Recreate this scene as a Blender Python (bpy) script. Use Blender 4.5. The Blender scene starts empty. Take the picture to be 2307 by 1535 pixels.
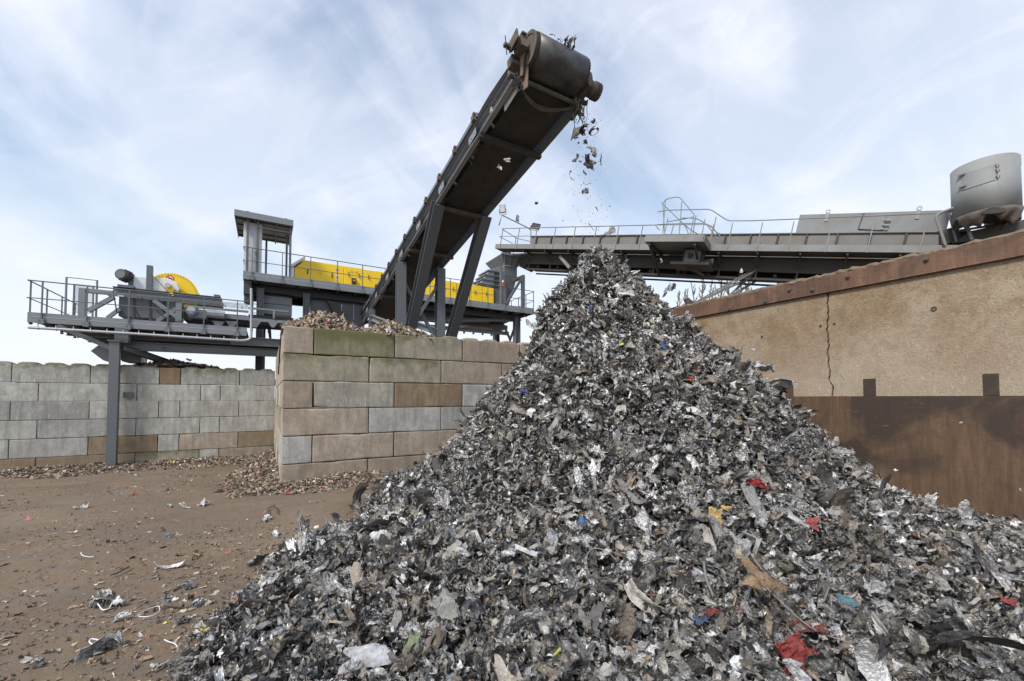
import bpy, bmesh, math, random
import numpy as np
from mathutils import Vector, Matrix
R = math.radians
scene = bpy.context.scene
COL = scene.collection
# ------------------------------------------------------------------ camera
FPX, CX, PITCH, CYP, CAMZ = 940.0, 1153.5, R(2.0), 864.0, 1.85
cam_d = bpy.data.cameras.new('camera'); cam = bpy.data.objects.new('camera', cam_d); COL.objects.link(cam)
cam_d.sensor_width = 36.0; cam_d.lens = FPX/2307*36.0
cam_d.shift_y = (CYP-767.5)/2307.0
cam_d.clip_start = 0.05; cam_d.clip_end = 3000
cam.location = (0, 0, CAMZ); cam.rotation_euler = (R(90)+PITCH, 0, 0)
scene.camera = cam
# ------------------------------------------------------------------ light
SUN_EL, SUN_AZ = R(46), R(215)          # azimuth clockwise from +Y: behind the camera, to the left
world = bpy.data.worlds.new('World'); scene.world = world; world.use_nodes = True
def build_world():
    nt = world.node_tree; N = nt.nodes; L = nt.links; N.clear()
    out = N.new('ShaderNodeOutputWorld'); bg = N.new('ShaderNodeBackground')
    sky = N.new('ShaderNodeTexSky'); sky.sky_type = 'NISHITA'; sky.sun_disc = False
    sky.sun_elevation = SUN_EL; sky.sun_rotation = SUN_AZ
    sky.air_density = 1.6; sky.dust_density = 1.0; sky.ozone_density = 2.2
    tc = N.new('ShaderNodeTexCoord')
    sep = N.new('ShaderNodeSeparateXYZ'); L.new(tc.outputs['Generated'], sep.inputs[0])
    def noise(scale, rot, sc, detail, rough, dist, loc=(0, 0, 0)):
        mp = N.new('ShaderNodeMapping'); mp.inputs['Rotation'].default_value = (0, R(rot), 0)
        mp.inputs['Scale'].default_value = (sc[0], 1, sc[1]); mp.inputs['Location'].default_value = loc; mp.vector_type = 'TEXTURE'
        mp.inputs['Scale'].default_value = (1/sc[0], 1, 1/sc[1])
        L.new(tc.outputs['Generated'], mp.inputs[0])
        n = N.new('ShaderNodeTexNoise'); n.inputs['Scale'].default_value = scale
        n.inputs['Detail'].default_value = detail; n.inputs['Roughness'].default_value = rough
        n.inputs['Distortion'].default_value = dist
        L.new(mp.outputs[0], n.inputs['Vector']); return n.outputs['Fac']
    n1 = noise(2.1, 32, (0.55, 1.15), 6, 0.5, 0.5, (1.3, 0.4, 0.2))
    n2 = noise(3.2, 38, (0.42, 1.5), 9, 0.55, 0.8, (0.3, 2.1, 0))
    n3 = noise(5.5, -35, (0.4, 1.6), 9, 0.6, 1.0, (3.3, 1.1, 0))
    def ramp(x, a, b):
        m = N.new('ShaderNodeMapRange'); m.interpolation_type = 'SMOOTHSTEP'
        m.inputs['From Min'].default_value = a; m.inputs['From Max'].default_value = b; L.new(x, m.inputs['Value']); return m.outputs[0]
    def mth(op, a, b):
        m = N.new('ShaderNodeMath'); m.operation = op
        for i, q in enumerate((a, b)):
            if isinstance(q, (int, float)): m.inputs[i].default_value = q
            else: L.new(q, m.inputs[i])
        return m.outputs[0]
    c = mth('ADD', mth('MULTIPLY', ramp(n1, 0.36, 0.64), 0.6), mth('MULTIPLY', ramp(n2, 0.38, 0.66), 0.34))
    c = mth('ADD', c, mth('MULTIPLY', ramp(n3, 0.45, 0.72), 0.22))
    # thicker veil near the horizon
    hz = N.new('ShaderNodeMapRange'); hz.inputs['From Min'].default_value = 0.0; hz.inputs['From Max'].default_value = 0.42
    hz.inputs['To Min'].default_value = 0.45; hz.inputs['To Max'].default_value = 0.0; L.new(sep.outputs[2], hz.inputs['Value'])
    c = mth('MINIMUM', mth('ADD', c, hz.outputs[0]), 0.97)
    c = mth('ADD', mth('MULTIPLY', c, 0.82), 0.13)
    mix = N.new('ShaderNodeMix'); mix.data_type = 'RGBA'
    L.new(c, mix.inputs['Factor']); L.new(sky.outputs[0], mix.inputs['A'])
    mix.inputs['B'].default_value = (5.5, 5.75, 6.5, 1)
    bg.inputs['Strength'].default_value = 0.092
    L.new(mix.outputs['Result'], bg.inputs[0]); L.new(bg.outputs[0], out.inputs[0])
build_world()
sun_d = bpy.data.lights.new('sun', 'SUN'); sun_d.energy = 2.1; sun_d.angle = R(12); sun_d.color = (1, 0.955, 0.89)
sun = bpy.data.objects.new('sun', sun_d); COL.objects.link(sun)
sdir = Vector((math.sin(SUN_AZ)*math.cos(SUN_EL), math.cos(SUN_AZ)*math.cos(SUN_EL), math.sin(SUN_EL)))
sun.rotation_euler = sdir.to_track_quat('Z', 'Y').to_euler()
scene.view_settings.view_transform = 'Standard'; scene.view_settings.look = 'None'
scene.view_settings.exposure = 0.92; scene.view_settings.gamma = 1.0
scene.render.engine = 'CYCLES'
# ------------------------------------------------------------------ geometry helpers
def ray(px, py):
    x = (px-CX)/FPX; y = -(py-CYP)/FPX; c, s = math.cos(PITCH), math.sin(PITCH)
    return Vector((x, c-y*s, s+y*c))
def at(px, py, Y):
    d = ray(px, py); t = Y/d.y
    return Vector((d.x*t, Y, CAMZ+d.z*t))
class Frame:
    """local axes: u along, v away, w up"""
    def __init__(s, O, u, v=None, w=None):
        s.O = Vector(O); s.u = Vector(u).normalized()
        s.w = Vector(w).normalized() if w is not None else Vector((0, 0, 1))
        s.v = Vector(v).normalized() if v is not None else s.w.cross(s.u).normalized()
    def p(s, a, b, c): return s.O+s.u*a+s.v*b+s.w*c
    def hit(s, px, py, v=0.0):
        d = ray(px, py); C0 = Vector((0, 0, CAMZ)); n = s.v
        t = ((s.O+n*v)-C0).dot(n)/d.dot(n); q = C0+d*t-s.O
        return q.dot(s.u), q.dot(s.w)
WORLD = Frame((0, 0, 0), (1, 0, 0), (0, 1, 0), (0, 0, 1))
DU = Vector((0.862, 0.507, 0)).normalized(); DV = Vector((-0.507, 0.862, 0)).normalized()
class MB:
    def __init__(s, fr=WORLD): s.V = []; s.F = []; s.fr = fr
    def add(s, vs, fs):
        n = len(s.V); s.V += [tuple(v) for v in vs]; s.F += [tuple(i+n for i in f) for f in fs]; return s
    def box(s, a0, a1, b0, b1, c0, c1, fr=None):
        f = fr or s.fr
        vs = [f.p(a, b, c) for c in (c0, c1) for b in (b0, b1) for a in (a0, a1)]
        return s.add(vs, [(0, 2, 3, 1), (4, 5, 7, 6), (0, 1, 5, 4), (2, 6, 7, 3), (0, 4, 6, 2), (1, 3, 7, 5)])
    def rect(s, A, B, v, th):
        u0, w1 = s.fr.hit(A[0], A[1], v); u1, w0 = s.fr.hit(B[0], B[1], v)
        return s.box(u0, u1, v, v+th, min(w0, w1), max(w0, w1))
    def beam(s, p, q, w, h, up=(0, 0, 1)):
        p = Vector(p); q = Vector(q); d = (q-p).normalized(); up = Vector(up)
        sd = d.cross(up)
        if sd.length < 1e-3: sd = d.cross(Vector((0, 1, 0)))
        sd.normalize(); up = sd.cross(d).normalized()
        vs = [c+sd*a*w/2+up*b*h/2 for c in (p, q) for a, b in ((-1, -1), (1, -1), (1, 1), (-1, 1))]
        return s.add(vs, [(0, 3, 2, 1), (4, 5, 6, 7), (0, 1, 5, 4), (1, 2, 6, 5), (2, 3, 7, 6), (3, 0, 4, 7)])
    def ibeam(s, p, q, w, h, up=(0, 0, 1), tf=0.022, tw=0.016):
        """flanges on the +-up sides"""
        p = Vector(p); q = Vector(q); d = (q-p).normalized(); up = Vector(up)
        sd = d.cross(up); sd.normalize(); up = sd.cross(d).normalized()
        o = up*(h/2-tf/2)
        s.beam(p+o, q+o, w, tf, up); s.beam(p-o, q-o, w, tf, up)
        return s.beam(p, q, tw, h-2*tf, up)
    def channel(s, p, q, w, h, up=(0, 0, 1), side=1, t=0.018):
        p = Vector(p); q = Vector(q); d = (q-p).normalized(); up = Vector(up)
        sd = d.cross(up); sd.normalize(); up = sd.cross(d).normalized()
        o = up*(h/2-t/2)
        s.beam(p+o, q+o, w, t, up); s.beam(p-o, q-o, w, t, up)
        c = sd*side*(w/2-t/2)
        return s.beam(p+c, q+c, t, h-2*t, up)
    def tube(s, pts, r, n=8, closed=False):
        pts = [Vector(p) for p in pts]; m = len(pts); vs = []; prev = None
        for i, p in enumerate(pts):
            if closed: d = pts[(i+1) % m]-pts[i-1]
            else: d = pts[min(i+1, m-1)]-pts[max(i-1, 0)]
            d.normalize()
            if prev is None:
                a = d.cross(Vector((0, 0, 1)))
                if a.length < 0.05: a = d.cross(Vector((1, 0, 0)))
            else: a = prev-d*prev.dot(d)
            a.normalize(); prev = a; b = d.cross(a)
            rr = r[i] if isinstance(r, (list, tuple)) else r
            vs += [p+(a*math.cos(2*math.pi*k/n)+b*math.sin(2*math.pi*k/n))*rr for k in range(n)]
        fs = []
        for i in range(m if closed else m-1):
            j = (i+1) % m
            fs += [(i*n+k, i*n+(k+1) % n, j*n+(k+1) % n, j*n+k) for k in range(n)]
        if not closed: fs += [tuple(range(n))[::-1], tuple((m-1)*n+k for k in range(n))]
        return s.add(vs, fs)
    def cyl(s, p, q, r, n=24): return s.tube([p, q], r, n)
    def prism(s, pts, off):
        pts = [Vector(p) for p in pts]; off = Vector(off); n = len(pts)
        return s.add(pts+[p+off for p in pts], [tuple(range(n))[::-1], tuple(range(n, 2*n))]+[(i, (i+1) % n, n+(i+1) % n, n+i) for i in range(n)])
    def ring(s, c, ax, r0, r1, th, n=32):
        c = Vector(c); ax = Vector(ax).normalized(); a = ax.cross(Vector((0, 0, 1)))
        if a.length < 0.05: a = Vector((1, 0, 0))
        a.normalize(); b = ax.cross(a); vs = []
        for k in range(n):
            e = a*math.cos(2*math.pi*k/n)+b*math.sin(2*math.pi*k/n)
            vs += [c+e*r0, c+e*r1, c+e*r1+ax*th, c+e*r0+ax*th]
        fs = []
        for k in range(n):
            j = (k+1) % n
            fs += [(4*k+i, 4*j+i, 4*j+(i+1) % 4, 4*k+(i+1) % 4) for i in range(4)]
        return s.add(vs, fs)
    def build(s, name, mat, parent=None, smooth=False, bevel=0.0, label=None):
        me = bpy.data.meshes.new(name); o0 = Vector((0, 0, 0)); q = parent
        while q is not None: o0 = o0+q.location; q = q.parent
        if parent is None and s.V:
            a = np.array([tuple(v) for v in s.V]); o0 = Vector(((a[:, 0].min()+a[:, 0].max())/2, (a[:, 1].min()+a[:, 1].max())/2, a[:, 2].min()))
        me.from_pydata([(v[0]-o0[0], v[1]-o0[1], v[2]-o0[2]) for v in s.V], [], s.F)
        bm = bmesh.new(); bm.from_mesh(me); bmesh.ops.recalc_face_normals(bm, faces=bm.faces); bm.to_mesh(me); bm.free()
        if smooth:
            me.polygons.foreach_set('use_smooth', [True]*len(me.polygons))
            if hasattr(me, 'set_sharp_from_angle'): me.set_sharp_from_angle(angle=R(35))
        me.materials.append(mat)
        o = bpy.data.objects.new(name, me); COL.objects.link(o)
        if parent is None: o.location = o0
        else: o.parent = parent
        if bevel:
            m = o.modifiers.new('bevel', 'BEVEL'); m.width = bevel; m.segments = 1; m.limit_method = 'ANGLE'
        if label: o['label'] = label
        return o
def tag(o, label, cat, group=None, kind=None):
    if label: o['label'] = label
    if cat: o['category'] = cat
    if group: o['group'] = group
    if kind: o['kind'] = kind
    return o
def thing(name, label, cat, loc, group=None):
    o = bpy.data.objects.new(name, None); COL.objects.link(o); o.location = Vector(loc); o.empty_display_size = 0.3
    return tag(o, label, cat, group)
def arc(c, a, b, r, t0, t1, n=6):
    c = Vector(c); return [c+(Vector(a)*math.cos(t0+(t1-t0)*i/n)+Vector(b)*math.sin(t0+(t1-t0)*i/n))*r for i in range(n+1)]
def rounded(pts, r, n=4):
    pts = [Vector(p) for p in pts]; out = [pts[0]]
    for i in range(1, len(pts)-1):
        a = (pts[i-1]-pts[i]); b = (pts[i+1]-pts[i]); k = min(r, a.length/2, b.length/2)
        p0 = pts[i]+a.normalized()*k; p1 = pts[i]+b.normalized()*k
        for j in range(n+1):
            t = j/n; out.append(p0*(1-t)**2+pts[i]*2*t*(1-t)+p1*t*t)
    return out+[pts[-1]]
# ------------------------------------------------------------------ materials
def mat_base(name):
    m = bpy.data.materials.new(name); m.use_nodes = True; nt = m.node_tree
    return m, nt, nt.nodes['Principled BSDF']
def N_noise(nt, vec, scale, detail=5, rough=0.6, dist=0.0):
    n = nt.nodes.new('ShaderNodeTexNoise'); n.inputs['Scale'].default_value = scale; n.inputs['Detail'].default_value = detail
    n.inputs['Roughness'].default_value = rough; n.inputs['Distortion'].default_value = dist
    if vec is not None: nt.links.new(vec, n.inputs['Vector'])
    return n.outputs['Fac']
def N_map(nt, scale=(1, 1, 1), rot=(0, 0, 0), kind='Object'):
    tc = nt.nodes.new('ShaderNodeTexCoord'); mp = nt.nodes.new('ShaderNodeMapping')
    mp.inputs['Scale'].default_value = scale; mp.inputs['Rotation'].default_value = rot
    if kind == 'World':
        g = nt.nodes.new('ShaderNodeNewGeometry'); nt.links.new(g.outputs['Position'], mp.inputs[0])
    else: nt.links.new(tc.outputs[kind], mp.inputs[0])
    return mp.outputs[0]
def N_range(nt, x, a, b, c=0.0, d=1.0):
    m = nt.nodes.new('ShaderNodeMapRange'); m.inputs['From Min'].default_value = a; m.inputs['From Max'].default_value = b
    m.inputs['To Min'].default_value = c; m.inputs['To Max'].default_value = d; nt.links.new(x, m.inputs['Value']); return m.outputs[0]
def N_mix(nt, f, a, b, mode='MIX'):
    m = nt.nodes.new('ShaderNodeMix'); m.data_type = 'RGBA'; m.blend_type = mode
    for k, q in (('Factor', f), ('A', a), ('B', b)):
        if isinstance(q, (int, float)): m.inputs[k].default_value = q
        elif isinstance(q, (tuple, list)): m.inputs[k].default_value = (*q[:3], 1)
        else: nt.links.new(q, m.inputs[k])
    return m.outputs['Result']
def N_math(nt, op, a, b=0.0):
    m = nt.nodes.new('ShaderNodeMath'); m.operation = op
    for i, q in enumerate((a, b)):
        if isinstance(q, (int, float)): m.inputs[i].default_value = q
        else: nt.links.new(q, m.inputs[i])
    return m.outputs[0]
def N_bump(nt, bs, h, strength, dist=0.02):
    b = nt.nodes.new('ShaderNodeBump'); b.inputs['Strength'].default_value = strength; b.inputs['Distance'].default_value = dist
    nt.links.new(h, b.inputs['Height']); nt.links.new(b.outputs[0], bs.inputs['Normal'])
def paint(name, col, dirt=(0.12, 0.10, 0.08), amount=0.35, rough=0.45, metal=0.0, scale=1.6, bump=0.1, rust=None, rust_a=0.6):
    m, nt, bs = mat_base(name); v = N_map(nt, kind='World')
    a = N_noise(nt, v, scale, 7, 0.65, 0.4); b = N_noise(nt, v, scale*14, 4, 0.6)
    c = N_mix(nt, N_range(nt, a, 0.42, 0.75, 0, amount), col, dirt)
    c = N_mix(nt, N_range(nt, b, 0.55, 0.8, 0, amount*0.5), c, tuple(x*0.55 for x in col))
    if rust:
        r = N_noise(nt, v, scale*2.6, 9, 0.72, 0.8)
        c = N_mix(nt, N_range(nt, r, rust_a, rust_a+0.08), c, rust)
    nt.links.new(c, bs.inputs['Base Color']); bs.inputs['Metallic'].default_value = metal
    nt.links.new(N_range(nt, a, 0.3, 0.8, rough-0.08, rough+0.25), bs.inputs['Roughness'])
    if bump: N_bump(nt, bs, b, bump, 0.01)
    return m
def concrete(name, c1, c2, moss=0.0, streak=0.0, brown=0.0, seed=0.0):
    m, nt, bs = mat_base(name); v = N_map(nt, kind='World'); vz = N_map(nt, (3.2, 3.2, 0.55), kind='World')
    a = N_noise(nt, v, 1.3, 8, 0.62, 0.5); b = N_noise(nt, v, 26, 5, 0.7); pits = N_noise(nt, v, 55, 3, 0.5)
    oi = nt.nodes.new('ShaderNodeObjectInfo'); rnd = oi.outputs['Random']
    c = N_mix(nt, N_range(nt, a, 0.32, 0.68), c1, c2)
    c = N_mix(nt, 1.0, c, N_mix(nt, rnd, (0.86, 0.86, 0.84), (1.13, 1.12, 1.1)), 'MULTIPLY')
    c = N_mix(nt, N_range(nt, b, 0.35, 0.72, 0, 0.45), c, tuple(x*1.25 for x in c1))
    c = N_mix(nt, N_range(nt, pits, 0.60, 0.68, 0, 0.65), c, tuple(x*0.42 for x in c2))
    mo = N_noise(nt, v, 3.7, 9, 0.72, 0.8)
    c = N_mix(nt, N_range(nt, mo, 0.43, 0.60, 0, 0.62), c, tuple(x*0.60 for x in c1))
    scr = N_noise(nt, N_map(nt, (14, 14, 5), (0.5, 0.3, 0), kind='World'), 3.0, 6, 0.8, 1.8)
    c = N_mix(nt, N_range(nt, scr, 0.60, 0.66, 0, 0.4), c, (0.6, 0.58, 0.54))
    s1 = N_noise(nt, vz, 2.4, 6, 0.65, 0.3)
    c = N_mix(nt, N_range(nt, s1, 0.45, 0.68, 0, 0.6), c, tuple(x*0.55 for x in c2))
    if brown:
        d = N_noise(nt, v, 0.9, 6, 0.7, 0.9); c = N_mix(nt, N_range(nt, d, 0.42, 0.62, 0, brown), c, (0.20, 0.115, 0.055))
    bigs = N_noise(nt, N_map(nt, (0.8, 0.8, 0.5), kind='World'), 1.1, 7, 0.65, 1.0)
    c = N_mix(nt, N_range(nt, bigs, 0.48, 0.66, 0, 0.32), c, (0.19, 0.16, 0.12))
    g = nt.nodes.new('ShaderNodeTexCoord'); sp = nt.nodes.new('ShaderNodeSeparateXYZ'); nt.links.new(g.outputs['Generated'], sp.inputs[0])
    if moss:
        d = N_noise(nt, v, 2.2, 8, 0.7, 0.4)
        k = N_math(nt, 'ADD', N_math(nt, 'MULTIPLY', sp.outputs[2], 0.5), d)
        c = N_mix(nt, N_range(nt, k, 1.03-moss*0.38, 1.20-moss*0.3, 0, 0.85), c, (0.125, 0.12, 0.05))
    if streak:
        q = N_noise(nt, N_map(nt, (9, 9, 1.1), kind='World'), 2.2, 8, 0.75, 0.2)
        z = N_math(nt, 'MULTIPLY', N_range(nt, sp.outputs[2], 0.75, 0.25), N_range(nt, q, 0.57, 0.66, 0, streak))
        c = N_mix(nt, z, c, (0.72, 0.72, 0.72))
    nt.links.new(c, bs.inputs['Base Color']); bs.inputs['Roughness'].default_value = 0.92
    bs.inputs['Specular IOR Level'].default_value = 0.25
    N_bump(nt, bs, N_math(nt, 'ADD', N_math(nt, 'MULTIPLY', pits, 0.5), b), 0.55, 0.012)
    return m
def plain(name, col, rough=0.6, metal=0.0):
    m, nt, bs = mat_base(name); v = N_map(nt, kind='World'); a = N_noise(nt, v, 9, 6, 0.65)
    nt.links.new(N_mix(nt, N_range(nt, a, 0.3, 0.7), tuple(x*0.75 for x in col), tuple(min(1, x*1.2) for x in col)), bs.inputs['Base Color'])
    bs.inputs['Roughness'].default_value = rough; bs.inputs['Metallic'].default_value = metal; N_bump(nt, bs, a, 0.12, 0.01); return m
M = {}
M['dark'] = paint('dark_grey_paint', (0.112, 0.126, 0.138), amount=0.25, rough=0.42)
M['mid'] = paint('mid_grey_paint', (0.20, 0.22, 0.235), amount=0.25, rough=0.4)
M['black'] = paint('blackened_steel', (0.045, 0.047, 0.05), dirt=(0.07, 0.06, 0.05), amount=0.5, rough=0.6)
M['galv'] = paint('galvanised_steel', (0.46, 0.48, 0.50), amount=0.2, rough=0.38, metal=0.55)
M['old'] = paint('old_grey_paint', (0.185, 0.195, 0.20), dirt=(0.16, 0.12, 0.085), amount=0.6, rough=0.55, rust=(0.13, 0.06, 0.03), rust_a=0.66, scale=1.2)
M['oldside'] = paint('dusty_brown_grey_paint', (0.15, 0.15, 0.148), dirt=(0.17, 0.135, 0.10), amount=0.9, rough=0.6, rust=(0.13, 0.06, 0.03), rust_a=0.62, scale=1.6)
M['olddark'] = paint('sooty_steel', (0.058, 0.056, 0.054), dirt=(0.085, 0.065, 0.05), amount=0.6, rough=0.75)
M['silo'] = paint('weathered_grey_paint', (0.25, 0.26, 0.26), dirt=(0.15, 0.13, 0.105), amount=0.45, rough=0.5, scale=0.8)
M['yellow'] = paint('yellow_paint', (0.90, 0.60, 0.01), dirt=(0.55, 0.33, 0.02), amount=0.25, rough=0.35, scale=0.9)
M['white'] = paint('white_paint', (0.68, 0.70, 0.72), dirt=(0.5, 0.5, 0.48), amount=0.3, rough=0.35)
M['dirty'] = paint('dirty_brown_steel', (0.13, 0.11, 0.09), dirt=(0.05, 0.042, 0.036), amount=0.8, rough=0.9, scale=5, bump=0.8)
M['red'] = plain('red_plastic', (0.5, 0.03, 0.025), 0.4)
M['blue'] = plain('blue_sticker', (0.10, 0.22, 0.55), 0.4)
M['cable'] = plain('black_plastic', (0.02, 0.02, 0.022), 0.5)
M['lens'] = plain('lamp_glass', (0.55, 0.57, 0.6), 0.12)
M['copper'] = plain('yellow_warning_print', (0.75, 0.45, 0.02), 0.5)
M['skin'] = plain('skin', (0.45, 0.27, 0.19), 0.55)
M['cloth'] = plain('dark_workwear', (0.02, 0.022, 0.03), 0.9)
M['hiviz'] = plain('navy_workwear', (0.03, 0.035, 0.06), 0.8)
def belt_mat():
    m, nt, bs = mat_base('rubber_belt'); v = N_map(nt, kind='Object'); a = N_noise(nt, v, 3, 8, 0.7)
    sp = N_noise(nt, v, 90, 2, 0.5)
    c = N_mix(nt, N_range(nt, a, 0.4, 0.7), (0.030, 0.029, 0.028), (0.062, 0.054, 0.047))
    c = N_mix(nt, N_range(nt, sp, 0.74, 0.78), c, (0.35, 0.33, 0.3)); nt.links.new(c, bs.inputs['Base Color'])
    bs.inputs['Roughness'].default_value = 0.72; N_bump(nt, bs, a, 0.2, 0.01); return m
M['belt'] = belt_mat()
M['flange'] = paint('skylit_flange_paint', (0.30, 0.32, 0.35), amount=.3, rough=.3, metal=.3)  # sky gleam on the conveyor's left channel, put into a lighter base colour
def drum_mat():
    m, nt, bs = mat_base('drum_belt_rubber')
    v = N_map(nt, kind='Object'); a = N_noise(nt, v, 4, 5, 0.7)
    c = N_mix(nt, N_range(nt, a, 0.4, 0.7), (0.035, 0.035, 0.036), (0.085, 0.083, 0.082)); nt.links.new(c, bs.inputs['Base Color'])
    bs.inputs['Roughness'].default_value = 0.38; N_bump(nt, bs, a, 0.15, 0.01); return m
M['drum'] = drum_mat()
def rust_mat(name, a, b, dark=(0.045, 0.028, 0.02), stains=0.8, streak=(5, 5, 0.5), sc=0.55):
    m, nt, bs = mat_base(name); v = N_map(nt, kind='World'); vz = N_map(nt, streak, kind='World')
    n1 = N_noise(nt, vz, 3, 9, 0.7, 0.2); n2 = N_noise(nt, v, sc, 9, 0.6, 0.9); n3 = N_noise(nt, v, 30, 4, 0.7)
    c = N_mix(nt, N_range(nt, n1, 0.35, 0.7), a, b)
    c = N_mix(nt, N_range(nt, n3, 0.5, 0.75, 0, 0.4), c, tuple(x*0.5 for x in a))
    c = N_mix(nt, N_range(nt, n2, 0.44, 0.58, 0, stains), c, dark)
    sc_ = N_noise(nt, N_map(nt, (1.2, 1.2, 9), (0.25, 0.2, 0), kind='World'), 3.0, 8, 0.8, 1.2)
    c = N_mix(nt, N_range(nt, sc_, 0.60, 0.66, 0, 0.45), c, tuple(min(1, x*1.9) for x in b))
    nt.links.new(c, bs.inputs['Base Color']); bs.inputs['Roughness'].default_value = 0.72; bs.inputs['Metallic'].default_value = 0.15
    N_bump(nt, bs, N_math(nt, 'ADD', n3, n1), 0.3, 0.008); return m
M['rust'] = rust_mat('rusty_steel_plate', (0.085, 0.050, 0.030), (0.165, 0.10, 0.058), dark=(0.04, 0.027, 0.021), stains=0.9, sc=0.75)
M['rustcap'] = rust_mat('rusty_cap_plate', (0.12, 0.062, 0.038), (0.205, 0.115, 0.072), stains=0.5, sc=1.2)
def wall_mat():
    m, nt, bs = mat_base('tan_cast_concrete'); v = N_map(nt, kind='World')
    a = N_noise(nt, v, 0.8, 7, 0.6, 0.6); b = N_noise(nt, v, 22, 5, 0.7); p = N_noise(nt, v, 48, 3, 0.55)
    c = N_mix(nt, N_range(nt, a, 0.38, 0.62), (0.235, 0.165, 0.105), (0.335, 0.275, 0.205))
    c = N_mix(nt, N_range(nt, b, 0.4, 0.75, 0, 0.5), c, (0.40, 0.32, 0.22))
    c = N_mix(nt, N_range(nt, p, 0.60, 0.67, 0, 0.7), c, (0.09, 0.06, 0.035))
    g = nt.nodes.new('ShaderNodeNewGeometry'); sp = nt.nodes.new('ShaderNodeSeparateXYZ'); nt.links.new(g.outputs['Position'], sp.inputs[0])
    q = N_noise(nt, N_map(nt, (11, 11, 3.2), kind='World'), 3.0, 10, 0.85, 0.5)
    low = N_range(nt, sp.outputs[2], 3.1, 2.1)
    mo = N_noise(nt, v, 4.2, 9, 0.75, 0.7)
    c = N_mix(nt, N_range(nt, mo, 0.44, 0.62, 0, 0.55), c, (0.17, 0.115, 0.07))
    c = N_mix(nt, N_math(nt, 'MULTIPLY', low, 0.5), c, (0.37, 0.31, 0.24))
    c = N_mix(nt, N_math(nt, 'MULTIPLY', low, N_range(nt, q, 0.54, 0.68, 0, 0.75)), c, (0.58, 0.53, 0.47))
    nt.links.new(c, bs.inputs['Base Color']); bs.inputs['Roughness'].default_value = 0.93; bs.inputs['Specular IOR Level'].default_value = 0.2
    N_bump(nt, bs, N_math(nt, 'ADD', N_math(nt, 'MULTIPLY', p, 0.7), b), 0.7, 0.015); return m
M['wall'] = wall_mat()
def ground_mat():
    m, nt, bs = mat_base('packed_brown_dirt'); v = N_map(nt, kind='World')
    a = N_noise(nt, v, 0.55, 7, 0.6, 0.8); b = N_noise(nt, v, 9, 7, 0.7); d = N_noise(nt, v, 70, 4, 0.7)
    tr = N_noise(nt, N_map(nt, (0.5, 3.2, 1), (0, 0, R(-28)), kind='World'), 1.2, 6, 0.6, 0.2)
    c = N_mix(nt, N_range(nt, a, 0.35, 0.65), (0.150, 0.106, 0.069), (0.215, 0.160, 0.110))
    c = N_mix(nt, N_range(nt, tr, 0.45, 0.68, 0, 0.6), c, (0.135, 0.114, 0.094))
    c = N_mix(nt, N_range(nt, b, 0.42, 0.75, 0, 0.55), c, (0.11, 0.08, 0.056))
    c = N_mix(nt, N_range(nt, d, 0.60, 0.75, 0, 0.8), c, (0.28, 0.225, 0.17))
    nt.links.new(c, bs.inputs['Base Color'])
    nt.links.new(N_range(nt, tr, 0.4, 0.7, 0.92, 0.6), bs.inputs['Roughness']); bs.inputs['Specular IOR Level'].default_value = 0.3
    N_bump(nt, bs, N_math(nt, 'ADD', N_math(nt, 'MULTIPLY', b, 2.0), d), 0.6, 0.02); return m
M['ground'] = ground_mat()
def tint_mat(name, rough_a, rough_b, bump=0.5, bs_scale=22, metal=1.0, dirt=0.6):
    """colour and metalness come from each piece's own tint attribute"""
    m, nt, bs = mat_base(name); at_ = nt.nodes.new('ShaderNodeAttribute'); at_.attribute_name = 'tint'
    v = N_map(nt, kind='Object'); a = N_noise(nt, v, bs_scale, 5, 0.65, 0.6); b = N_noise(nt, v, 7, 5, 0.7)
    c = N_mix(nt, N_range(nt, b, 0.46, 0.60, 0, dirt), at_.outputs['Color'], (0.075, 0.062, 0.052))
    nt.links.new(c, bs.inputs['Base Color'])
    nt.links.new(N_math(nt, 'MULTIPLY', at_.outputs['Alpha'], metal), bs.inputs['Metallic'])
    nt.links.new(N_range(nt, a, 0.3, 0.7, rough_a, rough_b), bs.inputs['Roughness'])
    N_bump(nt, bs, a, bump, 0.02); return m
M['scrap'] = tint_mat('crumpled_scrap_metal', 0.28, 0.6, 1.0, 34, 0.95, 0.5)
M['chips'] = tint_mat('brown_chips', 0.7, 0.95, 0.4, 30)
M['bark'] = plain('grey_bark', (0.16, 0.13, 0.10), 0.9)
M['soil'] = paint('dark_crumbly_soil', (0.11, 0.083, 0.06), dirt=(0.05, 0.04, 0.03), amount=0.8, rough=0.95, scale=6, bump=1.0)
M['rope'] = plain('earthy_crust', (0.17, 0.125, 0.085), 0.95)
# ------------------------------------------------------------------ ground and walls
rng = np.random.default_rng(7)
def wav(x, y, scale, seed, n=14):
    r = np.random.default_rng(seed); out = 0
    for i in range(n):
        k = scale*(0.6+1.6*r.random()); a = r.random()*6.283; ph = r.random()*6.283
        out = out+np.sin((x*math.cos(a)+y*math.sin(a))*k+ph)
    return out/math.sqrt(n)
BC = np.array([-4.93, 8.95]); du = np.array(DU[:2]); dv = np.array(DV[:2])
def uvB(x, y): return (x-BC[0])*du[0]+(y-BC[1])*du[1], (x-BC[0])*dv[0]+(y-BC[1])*dv[1]
def sstep(t): t = np.clip(t, 0, 1); return t*t*(3-2*t)
def ground_z(x, y):
    u, v = uvB(x, y)
    return -0.50*sstep((v+1.5)/9.5)*(u < 40)+(0.02*wav(x, y, 1.3, 3)+.012*wav(x*.35+y*.2, y*2.4-x*1.1, 1.6, 8))*np.exp(-np.hypot(x, y)/40)
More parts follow.
